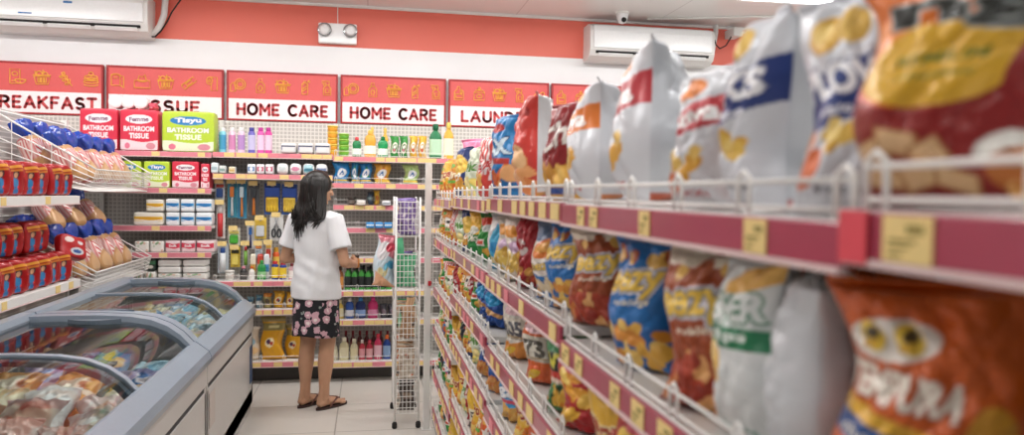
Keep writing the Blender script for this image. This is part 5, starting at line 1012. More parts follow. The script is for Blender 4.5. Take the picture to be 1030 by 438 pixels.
LOAF = (lambda t: [t.poly([(.5+.9*math.sin(a-.05)*1.0, .2+1.0*math.cos(a-.05)), (.5+.9*math.sin(a+.05), .2+1.0*math.cos(a+.05)), (.5+.35*math.sin(a+.05), .2+.42*math.cos(a+.05)), (.5+.35*math.sin(a-.05), .2+.42*math.cos(a-.05))], '#c23038') for a in np.arange(-1.5, 1.6, .23)] and t.ell(.5, .22, .44, .34, '#c99a68').ell(.45, .25, .3, .22, '#d8b084').rect(0, 1, 0, .07, '#e6dcd6'))(Tex(60, 70, '#e8e0da', .9))
LB = soft_box(0.12, 0.1, 0.2, LOAF, (lambda t: [t.rect(k/8, k/8+.06, .35, 1, '#c23038') for k in range(8)] and t.rect(0, 1, 0, .35, '#c99a68'))(Tex(32, 20, '#e6dcd4', 1)), n=14, p=3.2, nf=44, seed=2, wr=0.01, m=FOIL)
def crumple(seed, r0=0.02, r1=0.05, h=0.1):
    qq = np.random.RandomState(seed); mb = MB(); k = 22
    def fn(u, v):
        a = 2*PI*u; r = (r0+(r1-r0)*math.sin(min(1, v*1.15)*PI*0.62))*(1+0.22*math.sin(5*a+seed+3*v)+0.16*math.sin(9*a+2*seed)+0.1*math.sin(13*a-4*v))
        if v > .93: r *= (1-v)/.07
        return (r*math.cos(a), r*math.sin(a)*.8, h*v+0.008*math.sin(3*a+seed)*v)
    return mb.grid(fn, k+1, 9).mesh('wrapper_tail', mat('blue_cellophane', '#1d45a8', 0.22, coat=0.5, bump=0.3, bscale=70))
TL = [crumple(s) for s in (1, 2, 3)]
lf = link('bread_loaf', LB); tag(lf, 'striped bread loaf', 'bread', 'striped bread loaves in the wire baskets'); c = link('wrapper_tail', TL[0], lf, (0, 0, 0.19))
MB().lathe([(0.021, -0.006), (0.025, 0), (0.021, 0.006)], 10).build('tie', M('#e8e4e0'), lf, (0, 0, 0.197))
first = True
for b_, (zb, nm) in enumerate(((1.47, 'upper'), (0.9, 'lower'))):
    for r in range(2):
        for i in range(5):
            loc = (-1.665-0.18*r, 4.86+0.215*i+q.uniform(-.006, .006), zb+0.014+0.05*r); rot = (-0.45+q.uniform(-.04, .04), q.uniform(-.05, .05), PI/2+q.uniform(-.1, .1)); s = (1.5, 1.2, 1.2) if b_ else (1.45, 1.15, 1.12)
            lab = 'red striped bread loaf with blue tied end, %s basket, %s row, %s from red packs' % (nm, ('front', 'back')[r], ORD[i])
            if first: lf.location = loc; lf.rotation_euler = rot; lf.scale = s; lf['label'] = lab; first = False
            else:
                o = dup(lf, loc, rot, lab, None, s); o.children[0].data = TL[(i+r) % 3] if o.children[0].name.startswith('wrapper') else o.children[0].data
for i in range(3):
    o = dup(lf, (-1.80+0.01*i, 4.92+0.33*i, 0.9+0.3), (-0.7, 0.1*(-1)**i, PI/2-0.3+0.06*i), 'red striped bread loaf lying on top of the lower basket loaves, %s from red packs' % ORD[i], None, (1.05, 1.05, 1.05))

# ================================================================== CHEST FREEZERS
FRM = mat('freezer_frame', '#8f9ba9', 0.3, var=0.03, coat=0.2); FBODY = mat('freezer_body', '#cfcdca', 0.35, var=0.02); FIN = mat('freezer_liner', '#b9bfc2', 0.4); FDK = mat('freezer_gasket', '#2b2f33', 0.5); FHD = mat('freezer_handle', '#5f6c78', 0.35)
GL = bpy.data.materials.new('curved_clear_glass'); GL.use_nodes = True; N = GL.node_tree.nodes; Lk = GL.node_tree.links; N.clear()
out = N.new('ShaderNodeOutputMaterial'); mxs = N.new('ShaderNodeMixShader'); tr = N.new('ShaderNodeBsdfTransparent'); gs = N.new('ShaderNodeBsdfGlossy'); fz = N.new('ShaderNodeFresnel')
tr.inputs[0].default_value = (0.80, 0.86, 0.85, 1); gs.inputs['Roughness'].default_value = 0.04; fz.inputs['IOR'].default_value = 1.5
ns = N.new('ShaderNodeTexNoise'); ns.inputs['Scale'].default_value = 4; bp = N.new('ShaderNodeBump'); bp.inputs['Strength'].default_value = 0.015; tcg = N.new('ShaderNodeTexCoord')
Lk.new(tcg.outputs['Object'], ns.inputs[0]); Lk.new(ns.outputs[0], bp.inputs['Height']); Lk.new(bp.outputs[0], gs.inputs['Normal'])
Lk.new(fz.outputs[0], mxs.inputs[0]); Lk.new(tr.outputs[0], mxs.inputs[1]); Lk.new(gs.outputs[0], mxs.inputs[2]); Lk.new(mxs.outputs[0], out.inputs[0])
FX0, FX1 = -1.54, -0.745
PROF = [(-1.52, .862), (-1.36, .866), (-1.2, .866), (-1.06, .858), (-.97, .842), (-.90, .812), (-.845, .772), (-.80, .722)]
def freezer(label, Y0, Y1):
    t = thing('chest_freezer', label, 'freezer', (FX0, (Y0+Y1)/2, 0), 0, 'glass topped chest freezers'); L = (Y1-Y0)/2-0.003; ox = FX0
    X = lambda x: x-ox
    b = MB(); b.bb(X(FX0), X(FX1), -L, L, 0.05, 0.15, 0.004)
    b.bb(X(FX1)-0.03, X(FX1), -L, L, 0.05, 0.497, 0.004); b.bb(X(FX0), X(FX0)+0.03, -L, L, 0.05, 0.8, 0.004); b.bb(X(FX0), X(FX1), -L, -L+0.03, 0.05, 0.62, 0.003); b.bb(X(FX0), X(FX1), L-0.03, L, 0.05, 0.62, 0.003)
    b.build('cabinet', FBODY, t)
    MB().bb(X(FX0)+0.01, X(FX1)-0.008, -L+0.01, L-0.01, 0, 0.05).build('plinth', FBODY, t)
    MB().bb(X(FX1)-0.04, X(FX1)-0.006, -L+0.002, L-0.002, 0.49, 0.53).build('groove_trim', FDK, t)
    MB().bb(X(FX1)-0.03, X(FX1)+0.004, -L, L, 0.528, 0.65, 0.004).build('upper_panel', FBODY, t)
    MB().bb(X(FX0)+0.03, X(FX1)-0.03, -L+0.03, L-0.03, 0.15, 0.49).bb(X(FX1)-0.034, X(FX1)-0.03, -L+0.03, L-0.03, 0.15, 0.66).bb(X(FX0)+0.03, X(FX0)+0.034, -L+0.03, L-0.03, 0.15, 0.8).build('liner', FIN, t)
    # front rail: a wide sloping bumper
    MB().prism([(X(-.728), .632), (X(-.722), .66), (X(-.735), .69), (X(-.795), .735), (X(-.812), .73), (X(-.80), .70), (X(-.79), .64)], 2*L, lambda x, z, d: (x, -L+d, z)).build('front_rail', FRM, t)
    MB().prism([(X(-1.54), .79), (X(-1.55), .87), (X(-1.53), .885), (X(-1.48), .885), (X(-1.47), .86), (X(-1.48), .79)], 2*L, lambda x, z, d: (x, -L+d, z)).build('rear_rail', FRM, t)
    def arch(y0, y1, th, off, m, name, parent, pr=PROF):
        up = [(X(x), z+off) for x, z in pr]; lo = [(x-0.012, z-th) for x, z in up]
        return MB().prism(up+lo[::-1], y1-y0, lambda x, z, d: (x, y0+d, z)).build(name, m, parent)
    for y0, y1 in ((-L, -L+0.075), (L-0.075, L)):
        e = arch(y0, y1, 0.04, 0.012, FRM, 'end_frame', t)
        ew = MB().prism([(X(-1.52), .62), (X(-1.52), .835)]+[(X(x)-.01, z-.03) for x, z in PROF[1:]]+[(X(-.80), .62)], 0.02, lambda x, z, d: (x, (y0 if y0 < 0 else y1-0.02)+d, z)).build('end_wall', FBODY, e)
    for k, (y0, y1, off) in enumerate(((-L+0.06, 0.03, -0.004), (-0.03, L-0.06, -0.014))):
        gm = MB(); pr = [(X(x), z+off) for x, z in PROF]
        vs = []; fs = []
        for y in (y0, y1): vs += [(x, y, z) for x, z in pr]
        K = len(pr); fs = [[i, i+1, K+i+1, K+i] for i in range(K-1)]
        g = MB().add(vs, fs, 0, True).build('glass_lid', GL, t)
        ye = y1 if k == 0 else y0
        arch(ye-0.016, ye+0.016, 0.018, off+0.008, FRM if k == 0 else FHD, 'lid_edge', g)
        yh = y1-0.06 if k == 1 else y0+0.0
        h = MB(); hp = [(-1.3+0.22*i/12, yh+(0.055 if k == 1 else -0.0)*0+(-1 if k == 1 else 1)*0.05*math.sin(PI*i/12)) for i in range(13)]
        h.prism([(X(x), y) for x, y in hp], 0.02, lambda x, y, d: (x, y, 0.862+off+d)).build('handle', FHD, g)
    m = MB()
    for i in range(26): y = -L+0.08+(2*L-0.16)*i/25; m.tube([(X(-1.46), y, .5), (X(-1.46), y, .76)], 0.003, 4)
    for i in range(5): m.tube([(X(-1.46), -L+0.06, .52+.055*i), (X(-1.46), L-0.06, .52+.055*i)], 0.003, 4)
    for i in range(12): m.tube([(X(-1.46)+.054*i, -L+0.06, .498), (X(-1.46)+.054*i, L-0.06, .498)], 0.003, 4)
    m.build('inner_basket', WIRE, t)
    return t
FY = [(1.98, 3.782), (3.79, 5.25)]
f1 = freezer('glass topped chest freezer with meat and nugget packs, nearer the snack aisle camera end', *FY[0]); f1['label'] = 'glass topped chest freezer of meat and nugget packs'
f2 = freezer('x', *FY[1]); f2['label'] = 'glass topped chest freezer of blue and white packs beside the shopper'
MB().bb(0.796, 0.8, 0.6, 0.68, 0.2, 0.44, 0.001).build('door_sticker', M('#3f5f8c', 0.4), f2)
MB().bb(0.7965, 0.7995, -0.68, -0.55, 0.3, 0.47, 0.001).build('paper_notice', M('#cfc6c0', 0.5), f2)

def fz_tex(base, blobs, seed, band=None, patch=None):
    t = Tex(60, 84, base, .72)
    if band: t.wave(.55, .85, .05, seed, band)
    if patch: t.ell(.5, .55, .34, .2, patch)
    return t.blobs(11, .05, .95, .08, .92, .16, blobs, seed)
FKIND = {}
for k, d, tx, bk, th in (('meat', 'clear bag of pinkish raw meat', fz_tex('#c9a094', ['#b98578', '#d8b8ac', '#a8685c', '#e0ccc4'], 1), '#c2988c', .07), ('chicken', 'clear bag of pale brown chicken', fz_tex('#b58c78', ['#c9a690', '#9a6e5c', '#d6bca8'], 2), '#a88270', .08), ('white', 'white frozen food bag', fz_tex('#dcd9d6', ['#e6e4e2', '#c9c2be'], 3, '#d8c4b8'), '#d6d2ce', .06),
                         ('nugget', 'orange nugget bag', fz_tex('#dd9a4a', ['#c9782c', '#e8b062', '#b5642c'], 4, '#e6d8c0'), '#d8984c', .06), ('violet', 'violet and blue frozen food bag', fz_tex('#8a84b0', ['#3f6fb0', '#b09ac0', '#e0d4dc'], 5, None, '#3d74ac'), '#8d86ae', .06), ('blueyel', 'blue and yellow frozen food bag', fz_tex('#3f7fae', ['#e2b23c', '#2c5f90', '#e8c878'], 6), '#3f7fae', .05),
                         ('sausage', 'pack of pink sausages', fz_tex('#c98a7c', ['#b56a5c', '#d9a294', '#c97a62'], 7, '#d9c2ac'), '#c2887a', .05), ('dark', 'dark green frozen food bag', fz_tex('#4a5440', ['#c9a05a', '#2f3a2c', '#d9c8a0'], 8, '#b58a3c'), '#4a5440', .05), ('stripe', 'pale blue and white frozen food bag', fz_tex('#b9cfda', ['#e6eaec', '#8fb4c8', '#dcd6c0'], 9, '#7fb0cc'), '#c2d4dc', .05), ('lemon', 'pale yellow frozen food bag', fz_tex('#dccf9c', ['#e8e0c4', '#c9b070', '#d8dcdc'], 10), '#d9cfa4', .05), ('pinkw', 'pale pink and white frozen food bag', fz_tex('#dcc4c0', ['#e8dcd8', '#c99a94', '#d9d4d0'], 11), '#dcc8c4', .05)):
    FKIND[k] = (d, bag_parts(.2, .27, th, tx, bk, 26, 34, seed=len(FKIND)*7+3, crease=1.6))
rows = [['chicken', 'meat', 'meat', 'white', 'pinkw', 'nugget', 'violet', 'stripe'], ['chicken', 'meat', 'meat', 'sausage', 'white', 'nugget', 'dark', 'blueyel'], ['dark', 'chicken', 'sausage', 'nugget', 'lemon', 'nugget', 'violet', 'dark']]
far_rows = [['stripe', 'lemon', 'pinkw', 'stripe', 'white', 'stripe', 'lemon'], ['white', 'stripe', 'lemon', 'stripe', 'stripe', 'pinkw', 'stripe'], ['pinkw', 'lemon', 'stripe', 'white', 'lemon', 'blueyel', 'lemon']]
q = random.Random(21)
num = {}
for fi, (rw, (Y0, Y1), nm) in enumerate(((rows, FY[0], 'meat freezer'), (far_rows, FY[1], 'far freezer'))):
    for c_, row in enumerate(rw):
        for i, k in enumerate(row):
            n_ = len(row); y = Y0+0.13+(Y1-Y0-0.46)*i/(n_-1); x = -0.93-0.2*c_; z = 0.53+0.012*(c_ > 0)
            d, parts = FKIND[k]
            make_bag('frozen_pack', '%s, %s, column %s, %s from near end' % (d, nm, ['one', 'two', 'three', 'four'][c_], ORD[i]), 'frozen food', parts, (x, y, z), (-PI/2+0.62+q.uniform(-.07, .07), q.uniform(-.06, .06), q.uniform(-.12, .12)), 'frozen packs in the freezers', (.98, 1.0, 1.0 if c_ else .84))
# ================================================================== THE SHOPPER
PER = Matrix.Translation((-0.338, 5.25, 0)) @ Matrix.Rotation(math.radians(-30), 4, 'Z')
def remeshed(mb, name, voxel, smooth=2, noise=None):
    me = mb.mesh('raw_'+name, [], fix=True); o = bpy.data.objects.new('raw_'+name, me); C.objects.link(o)
    r = o.modifiers.new('r', 'REMESH'); r.mode = 'VOXEL'; r.voxel_size = voxel; r.use_smooth_shade = True
    if smooth: s = o.modifiers.new('s', 'SMOOTH'); s.iterations = smooth; s.factor = 0.5
    dg = bpy.context.evaluated_depsgraph_get(); dg.update(); ne = bpy.data.meshes.new_from_object(o.evaluated_get(dg)); ne.name = name
    bpy.data.objects.remove(o); bpy.data.meshes.remove(me)
    if noise:
        co = np.empty(len(ne.vertices)*3, np.float32); ne.vertices.foreach_get('co', co); no_ = np.array([v.normal for v in ne.vertices]); P = co.reshape(-1, 3)
        P += (no_*noise(P)[:, None]).astype(np.float32); ne.vertices.foreach_set('co', P.ravel())
    ne.polygons.foreach_set('use_smooth', [True]*len(ne.polygons)); ne.update(); return ne
def ring_loft(mb, rings, n=24, mi=0):
    """rings: (cx, cy, z, rx, ry)"""
    vs = []; k = len(rings)
    for cx_, cy_, z, rx, ry in rings:
        for j in range(n):
            a = 2*PI*j/n; vs.append((cx_+rx*math.cos(a), cy_+ry*math.sin(a), z))
    fs = [[i*n+j, i*n+(j+1) % n, (i+1)*n+(j+1) % n, (i+1)*n+j] for i in range(k-1) for j in range(n)]
    fs.append(list(range(n))[::-1]); fs.append([(k-1)*n+j for j in range(n)]); return mb.add(vs, fs, mi, True)
def limb(mb, pts, rad, n=14):
    P = [Vector(p) for p in pts]; mb.tube(P, rad, n)
    for p, r in ((P[0], rad[0]), (P[-1], rad[-1])):
        r = r if not isinstance(r, tuple) else min(r); mb.lathe([(r*math.sin(a), -r*math.cos(a)) for a in np.linspace(0.15, PI-.15, 8)], 12, tuple(p))
def ellipsoid(mb, c, r, rot=None, n=20):
    o = MB().lathe([(math.sin(a), -math.cos(a)) for a in np.linspace(0.08, PI-.08, 14)], n); m = Matrix.Translation(c) @ (rot.to_4x4() if rot else Matrix.Identity(4)) @ Matrix.Diagonal((*r, 1)); o.xf(m)
    mb.add(o.v, o.f, 0, True)
HR = Matrix.Rotation(math.radians(-28), 3, 'Z') @ Matrix.Rotation(math.radians(-8), 3, 'X'); HC = Vector((0.005, 0.015, 1.468))
def hp(x, y, z): return tuple(HC+HR @ Vector((x, y, z)))
B = MB()
# head: skull, face, jaw, nose, lips, ears, neck
ellipsoid(B, hp(0, -.008, .02), (.074, .092, .088), HR); ellipsoid(B, hp(0, .022, -.03), (.058, .062, .078), HR); ellipsoid(B, hp(0, .045, -.088), (.03, .032, .022), HR)
limb(B, [hp(0, .082, .012), hp(0, .098, -.012), hp(0, .102, -.026)], [.007, .009, .011], 10)
for s in (-1, 1):
    ellipsoid(B, hp(s*.010, .092, -.028), (.008, .009, .007), HR); ellipsoid(B, hp(s*.034, .066, -.022), (.018, .016, .018), HR); ellipsoid(B, hp(s*.032, .078, .028), (.022, .01, .007), HR); ellipsoid(B, hp(s*.074, -.002, -.008), (.008, .018, .03), HR)
ellipsoid(B, hp(0, .083, -.054), (.022, .01, .006), HR); ellipsoid(B, hp(0, .081, -.065), (.02, .01, .007), HR)
limb(B, [(0, -.015, 1.27), (0, -.005, 1.33), (.002, .0, 1.40)], [.056, .048, .05])
# trunk
ring_loft(B, [(0, 0, .74, .12, .09), (0, -.005, .80, .165, .112), (0, -.01, .86, .158, .108), (0, .0, .95, .130, .09), (0, .005, 1.03, .125, .09), (0, .0, 1.12, .14, .098), (0, -.005, 1.2, .145, .098), (0, -.012, 1.27, .135, .075), (0, -.015, 1.305, .07, .055)])
# arms with hands
def arm(s, el, wr, palm_dir, thumb_up):
    sh = Vector((s*.15, -.015, 1.252)); el = Vector(el); wr = Vector(wr); d = Vector(palm_dir).normalized()
    limb(B, [sh, sh.lerp(el, .5), el], [.043, .040, .034]); limb(B, [el, el.lerp(wr, .35), wr], [.034, .035, .023])
    side = d.cross(Vector((0, 0, 1))).normalized(); up = side.cross(d); kn = wr+d*.085
    B.tube([wr-d*.01, wr+d*.03, kn], [(.020, .024), (.016, .034), (.012, .036)], 12, ref=side)
    for i, L in enumerate((.068, .076, .071, .056)):
        o = up*((1.5-i)*.0185); a = kn+o; b = a+d*L*.45-side*s*L*.12; c_ = b+d*L*.3-side*s*L*.3; e = c_+d*L*.08-side*s*L*.28
        limb(B, [a-d*.012, a, b, c_, e], [.0085, .0088, .0082, .0076, .0065], 8)
    a = wr+d*.025+up*.026; b = a+d*.03+up*.022-side*s*.012; c_ = b+d*.026+up*.002-side*s*.014; limb(B, [a-d*.01, a, b, c_], [.011, .0115, .0098, .008], 8)
arm(1, (.232, -.03, .985), (.185, .165, .955), (-.35, .95, .05), 1)
arm(-1, (-.228, -.035, .99), (-.12, .16, 1.0), (.45, .9, .1), 1)
# legs and feet
FT = []
for s, kx, ky, ax, ay, toe in ((-1, -.074, .015, -.07, -.02, -12), (1, .072, .02, .078, -.02, -18)):
    limb(B, [(s*.082, -.005, .80), (s*.078, .0, .66), (kx, ky, .52), (kx, ky+.004, .44), (kx, ky-.012, .37), (kx+s*.002, ky-.02, .30), (ax, ay, .17), (ax, ay, .085)], [.086, .075, .062, .052, .050, .053, .036, .033], 18)
    R_ = Matrix.Rotation(math.radians(toe), 3, 'Z'); A = Vector((ax, ay, 0)); f = lambda x, y, z: A+R_ @ Vector((x, y, z))
    B.tube([f(0, -.048, .034), f(0, -.03, .042), f(0, .02, .05), f(0, .08, .042), f(s*.004, .13, .03), f(s*.006, .155, .024)], [(.02, .024), (.026, .03), (.032, .032), (.024, .038), (.014, .042), (.010, .04)], 14, ref=Vector((0, 0, 1)))
    limb(B, [(ax, ay, .12), f(0, .0, .05)], [.034, .034])
    ellipsoid(B, f(.03, .005, .072), (.010, .012, .012)); ellipsoid(B, f(-.03, .005, .07), (.010, .012, .012)); limb(B, [(ax, ay-.026, .16), f(0, -.042, .045)], [.014, .018])
    for i, L in enumerate((.042, .036, .032, .027, .022)):
        x = -s*(.03-.0155*i)+s*.004; limb(B, [f(x, .14-.006*i, .024), f(x, .15+L*.5-.008*i, .024), f(x, .15+L-.008*i, .021)], [.0115 if i == 0 else .0085, .011 if i == 0 else .0082, .009 if i == 0 else .007], 8)
    FT.append((A, R_, s))
SKIN = mat('tan_skin', '#bd9073', 0.5, sss=0.12, var=0.08, bscale=14, bump=0.05)
body_me = remeshed(B, 'person_body', 0.0042, 2); body_me.materials.append(SKIN)
pt = thing('person', 'person with long black hair in white tee and floral shorts facing the laundry shelf', 'person'); pt.matrix_world = PER
link('body', body_me, pt)
EY = MB(); PU = MB()
for s in (-1, 1):
    ellipsoid(EY, hp(s*.031, .071, .012), (.012, .010, .010), HR, 12); ellipsoid(PU, hp(s*.031, .079, .012), (.005, .003, .005), HR, 10)
ey = EY.build('eyes', M('#e6e0da', .2), pt); PU.build('pupils', M('#1c1412', .15), ey)
# tee shirt
T_ = MB()
ring_loft(T_, [(0, -.004, .735, .178, .128), (0, -.006, .80, .178, .126), (0, -.004, .90, .164, .118), (0, 0, 1.0, .157, .112), (0, 0, 1.1, .163, .116), (0, -.004, 1.19, .168, .114), (0, -.012, 1.255, .168, .094), (0, -.014, 1.29, .112, .074), (0, -.012, 1.318, .066, .06)], 32)
for s, el in ((1, (.232, -.03, .985)), (-1, (-.228, -.035, .99))):
    sh = Vector((s*.142, -.014, 1.258)); el = Vector(el); T_.tube([sh-Vector((s*.05, 0, -.01)), sh, sh.lerp(el, .35), sh.lerp(el, .68)], [(.056, .06), (.066, .07), (.066, .072), (.068, .074)], 20)
def folds(P):
    z = P[:, 2]; x = P[:, 0]; y = P[:, 1]; low = np.clip((1.12-z)/.35, 0, 1)
    a = np.arctan2(y, x); low = low*np.clip((z-.75)/.06, 0, 1); d = 0.0045*np.sin(6*a+9*z)*low+0.003*np.sin(11*a-14*z+1)*low+0.0035*np.sin(60*z+8*x+3*np.sin(9*x))*np.exp(-((z-.93)/.1)**2)+0.003*np.sin(26*x+30*z)*np.exp(-((z-1.15)/.08)**2)
    return d
TEE = mat('white_cotton', '#e2e2e4', 0.85, var=0.03, bump=0.25, bscale=220)
tee = remeshed(T_, 'tee_shirt', 0.0065, 3, folds); tee.materials.append(TEE); tob = link('tee_shirt', tee, pt)
MB().tube([(.068*math.cos(a), -.012+.062*math.sin(a), 1.316+.012*math.sin(a)*-1) for a in np.linspace(0, 2*PI, 28)[:-1]], 0.006, 6, closed=True).build('neckline', TEE, tob)
# floral shorts: a flared tube with a real hem
SK, N, Lk, b = node_mat('dark_floral_cotton', 0.8)
tc = N.new('ShaderNodeTexCoord')
def flowers(scale, seed, size, inner, c1, c2, prev):
    mpn = N.new('ShaderNodeMapping'); mpn.inputs['Location'].default_value = (seed, seed*.7, seed*1.3); vo = N.new('ShaderNodeTexVoronoi'); vo.inputs['Scale'].default_value = scale; vo.inputs['Randomness'].default_value = .75
    nz = N.new('ShaderNodeTexNoise'); nz.inputs['Scale'].default_value = scale*4; ad = N.new('ShaderNodeMath'); ad.operation = 'MULTIPLY_ADD'; ad.inputs[1].default_value = .38
    lt = N.new('ShaderNodeMath'); lt.operation = 'LESS_THAN'; lt.inputs[1].default_value = size+.19; l2 = N.new('ShaderNodeMath'); l2.operation = 'LESS_THAN'; l2.inputs[1].default_value = inner+.19
    m1 = N.new('ShaderNodeMix'); m1.data_type = 'RGBA'; m1.inputs['A'].default_value = (*lin(c1), 1); m1.inputs['B'].default_value = (*lin(c2), 1)
    m2 = N.new('ShaderNodeMix'); m2.data_type = 'RGBA'
    Lk.new(tc.outputs['Object'], mpn.inputs[0]); Lk.new(mpn.outputs[0], vo.inputs['Vector']); Lk.new(mpn.outputs[0], nz.inputs['Vector']); Lk.new(nz.outputs[0], ad.inputs[0]); Lk.new(vo.outputs['Distance'], ad.inputs[2])
    Lk.new(ad.outputs[0], lt.inputs[0]); Lk.new(ad.outputs[0], l2.inputs[0]); Lk.new(l2.outputs[0], m1.inputs['Factor']); Lk.new(lt.outputs[0], m2.inputs['Factor'])
    if isinstance(prev, str): m2.inputs['A'].default_value = (*lin(prev), 1)
    else: Lk.new(prev, m2.inputs['A'])
    Lk.new(m1.outputs['Result'], m2.inputs['B']); return m2.outputs['Result']
s1 = flowers(24, 3.1, .22, .09, '#7f8a84', '#b9a4a4', '#17171d'); s2 = flowers(15.5, 1.7, .40, .18, '#c9a0aa', '#e2d4d2', s1); Lk.new(s2, b.inputs['Base Color'])
SKM = MB()
def skirt(u, v):
    a = 2*PI*u; z = .775-.285*v; rx = .155+.008*v; ry = .116+.010*v; w_ = 1+(.02*math.sin(5*a+1)+.014*math.sin(9*a+2))*v
    return (rx*w_*math.cos(a), -.004+ry*w_*math.sin(a), z+.006*math.sin(3*a)*v)
SKM.grid(skirt, 65, 22); so = SKM.build('floral_shorts', SK, pt); md = so.modifiers.new('cloth', 'SOLIDIFY'); md.thickness = 0.004; md.offset = 1
# flip-flops
SOLE = mat('dark_sole', '#3a2622', .7); STRAP = mat('brown_strap', '#6b4236', .5)
for A, R_, s in FT:
    pts = []
    for i in range(28):
        a = 2*PI*i/28; y = .062+.128*math.sin(a); wd = .034+.010*max(0, (y-.04)/.15); pts.append((wd*math.cos(a)*(1.0), y))
    so = MB().prism(pts, .016, lambda x, y, d: tuple(A+R_ @ Vector((x, y, d)))).build('flip_flop_sole', SOLE, pt)
    for e in (-1, 1): MB().tube([A+R_ @ Vector(p) for p in ((-s*.016, .155, .02), (e*.012-s*.01, .125, .052), (e*.034, .075, .062), (e*.041, .03, .03), (e*.04, .015, .014))], [(.004, .004), (.007, .0035), (.008, .0035), (.007, .0035), (.004, .003)], 8).build('strap', STRAP, so)
# hair: a cap over the skull and long locks down the back
HM = MB(); ellipsoid(HM, hp(0, -.018, .026), (.084, .098, .094), HR); ellipsoid(HM, hp(0, -.06, -.05), (.082, .05, .11), HR)
q = random.Random(4)
for i in range(210):
    az = q.uniform(-1.62, 1.62); s = math.sin(az); c_ = math.cos(az)      # az = 0: straight back
    top = Vector(hp(.012*q.uniform(-1, 1)-.004, .05-.09*q.random(), .118)); k = q.uniform(.97, 1.06)
    p1 = Vector(hp(.082*s*k, -.018-.092*c_*k+.02*abs(s), .055)); p2 = Vector(hp(.094*s*k, -.022-.094*c_*k+.018*abs(s), -.03))
    dr = Vector((s, -c_, 0)); end = 1.115+.17*q.random()**1.5+.15*abs(az+.12) if abs(az) < 1.1 else q.uniform(1.2, 1.34)
    if s < -.2 and abs(az) < 1.25: end -= .02
    p3 = Vector((p2.x*1.03+.008*s, min(p2.y, -.082) if abs(az) < 1.05 else p2.y-.02, 1.35)); p4 = Vector((p3.x*1.02+q.uniform(-.012, .012), min(p3.y-.022, -.108) if abs(az) < 1.2 else min(p3.y-.03, -.06), 1.27)); p5 = Vector((p4.x*(.78)+q.uniform(-.022, .022)-.008, min(p4.y-.012, -.126) if abs(p4.x) < .12 else p4.y-.02, end))
    P = [top, p1, p2, p3, p4, p5]; F = []
    for j in range(len(P)-1):
        for t_ in (0, .34, .67):
            a0 = P[max(j-1, 0)]; b0, c0 = P[j], P[j+1]; d0 = P[min(j+2, len(P)-1)]
            F.append(0.5*((2*b0)+(-a0+c0)*t_+(2*a0-5*b0+4*c0-d0)*t_**2+(-a0+3*b0-3*c0+d0)*t_**3))
    F.append(P[-1]); n_ = len(F); r0 = q.uniform(.006, .0095)
    HM.tube(F, [r0*(.5+.5*min(1, j/3))*(1 if j < n_*.6 else max(.12, 1-(j-n_*.6)/(n_*.42))) for j in range(n_)], 6)
HAIR = mat('black_hair', '#17120f', 0.38, var=0.3, bscale=60)
HM.build('hair', HAIR, pt)
# what the right hand holds
hw = PER @ Vector((.142, .262, .965))
t = thing('jar', 'small amber jar held in the hand of the shopper', 'jar', (hw.x, hw.y, hw.z-.045))
MB().lathe([(.02, 0), (.026, .004), (.026, .06), (.02, .07)], 16).build('jar_body', M('#b8702c', .3, coat=.3), t); MB().lathe([(.022, .07), (.022, .088), (.02, .09)], 16).build('lid', M('#3a2a20', .4), t)
# ================================================================== WIRE RACK AT THE END OF THE SNACK AISLE
t = thing('wire_rack', 'tall white wire rack of baskets at the end of the snack shelving', 'rack', (0.238, 4.92, 0)); RX, RY = 0.072, 0.22
for sx in (-1, 1):
    for sy in (-1, 1):
        p = MB().tube([(sx*RX, sy*RY, 0.03), (sx*RX, sy*RY, 1.42)], 0.006, 8).build('post', WIRE, t)
        MB().lathe([(.012, 0), (.016, .006), (.016, .03), (.009, .042)], 12, (sx*RX, sy*RY, 0)).build('rubber_foot', DARK, p)
TIER = [1.18, 0.86, 0.545, 0.285, 0.09]
for zb in TIER:
    m = MB()
    for k in range(7):
        z = zb+0.21*k/6; m.tube([(-RX, -RY, z), (RX, -RY, z), (RX, RY, z), (-RX, RY, z)], 0.0032 if k in (0, 6) else 0.0022, 5, closed=True)
    for k in range(1, 6):
        x = -RX+2*RX*k/6; m.tube([(x, -RY, zb+.21), (x, -RY, zb), (x, RY, zb), (x, RY, zb+.21)], 0.0018, 4)
    for k in range(1, 8):
        y = -RY+2*RY*k/8; m.tube([(-RX, y, zb+.21), (-RX, y, zb), (RX, y, zb), (RX, y, zb+.21)], 0.0018, 4)
    m.build('basket', WIRE, t)
q = random.Random(9)
PUR = (lambda t: t.blobs(14, 0, 1, 0, 1, .12, ['#3c3048', '#c9bcd0', '#6d5490', '#4f3f66', '#d8d0dc'], 3))(Tex(40, 60, '#7a64a0', .6)); BRN = (lambda t: t.blobs(8, 0, 1, 0, 1, .12, ['#a87a54', '#c9b49a', '#e0d8cc', '#4a4038'], 3))(Tex(40, 60, '#b58f6c', .6)); ORA = (lambda t: t.blobs(10, 0, 1, 0, 1, .1, ['#d9703c', '#e6dcd0', '#8a5f44'], 5))(Tex(40, 60, '#cdbfae', .6))
RK = {}
for k, d, tx, bk in (('pur', 'purple patterned slipper pack', PUR, '#6d5490'), ('brn', 'brown and white brush pack', BRN, '#b08c6a'), ('ora', 'pale pack with orange spots', ORA, '#cdbfae'), ('grn', 'mint green cloth pack', (lambda t: t.rect(0, 1, .4, .5, '#8fd0a8'))(Tex(30, 40, '#62b98a', .6)), '#62b98a'), ('drk', 'dark brown pouch', Tex(20, 30, '#4a3f3a', .6).rect(.2, .8, .4, .6, '#8f7a68'), '#4a3f3a')):
    RK[k] = (d, bag_parts(.105, .2, .022, tx, bk, 20, 28, seed=len(RK)+2, crease=1.6))
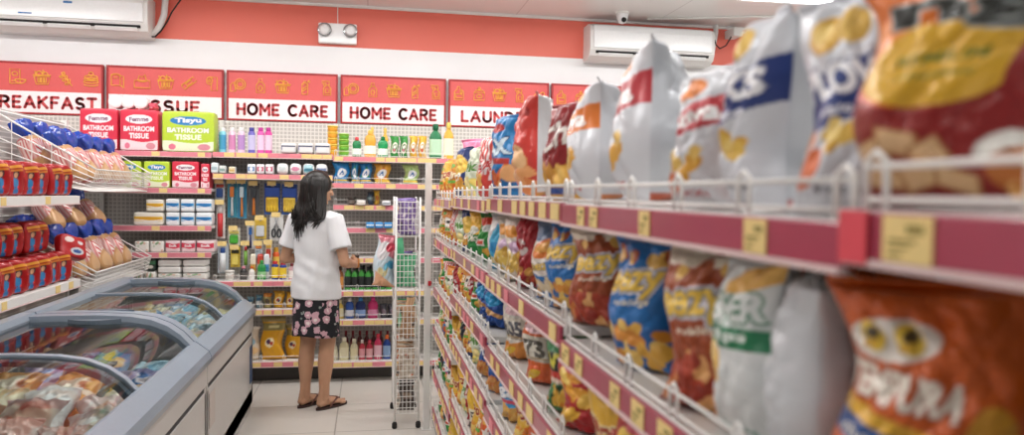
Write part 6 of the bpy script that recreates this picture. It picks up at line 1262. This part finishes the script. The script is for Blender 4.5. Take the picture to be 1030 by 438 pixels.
for ti, (zb, ks) in enumerate(zip(TIER, (('pur', 'pur', 'pur', 'pur', 'pur', 'pur'), ('grn', 'drk', 'pur', 'grn', 'pur', 'pur'), ('brn', 'grn', 'brn', 'ora', 'brn', 'grn'), ('ora', 'brn', 'ora', 'brn', 'ora', 'ora'), ('drk', 'ora', 'brn')))):
    for i, k in enumerate(ks):
        d, parts = RK[k]; make_bag('rack_pack', '%s in the wire rack, %s tier down, %s from the front' % (d, ORD[ti], ORD[i]), 'packaged goods', parts, (0.238+q.uniform(-.008, .008), 4.75+0.066*i, zb+0.006), (q.uniform(-.2, -.05), 0, q.uniform(-.15, .15)), 'packs in the wire rack', (1, 1, (1.12 if ti == 0 else 0.95)))
for i in range(3): tag(MB().tube([(0.20+0.01*i, 4.735+.012*i, 0.57), (0.245+0.018*i, 4.735+.012*i, 0.80)], [(.007, .004), (.009, .004)], 6).build('wooden_handle', M('#c9a27c', .6)), 'thin wooden brush handle leaning in the wire rack, %s of three' % ORD[i], 'handle', 'wooden brush handles')
gt = tag(MB().tube([(0.188, 4.73, 0.87), (0.192, 4.73, 1.1), (0.188, 4.735, 1.17)], [(.022, .016), (.024, .016), (.02, .014)], 12).build('green_roll', mat('green_fabric', '#5fb98a', .8)), 'long mint green rolled cloth in the wire rack', 'cloth roll')
HP = (lambda t: t.poly([(0, 1), (1, 1), (1, .55), (.3, .7)], '#e38a96').ell(.35, .72, .3, .2, '#e6e2e4').ell(.6, .8, .2, .1, '#d9485c').blobs(6, .2, .9, .2, .5, .14, ['#4fa8d0', '#e6a070', '#e8d8a0', '#6fc0dc'], 4).poly([(0, 0), (1, 0), (.1, .3)], '#e8b08a'))(Tex(70, 100, '#d6e6ee', .7))
o = make_bag('hanging_pack', 'pink white and blue pack hanging beside the wire rack', 'packaged goods', bag_parts(.15, .33, .05, HP, '#cfe0ea', 40, 50, seed=5), (0.088, 5.0, 0.84), (0, 0.12, 0.0))
MB().tube([(0.07, 0, .31), (0.08, -0.02, .335), (0.1, -.01, .34)], 0.003, 6).build('hook', WIRE, o)
# ------------------------------------------------------------------ picture settings
S = bpy.context.scene
S.view_settings.view_transform = 'Standard'; S.view_settings.look = 'None'; S.view_settings.gamma = 1; S.view_settings.use_curve_mapping = False
S.view_settings.exposure = 0.0
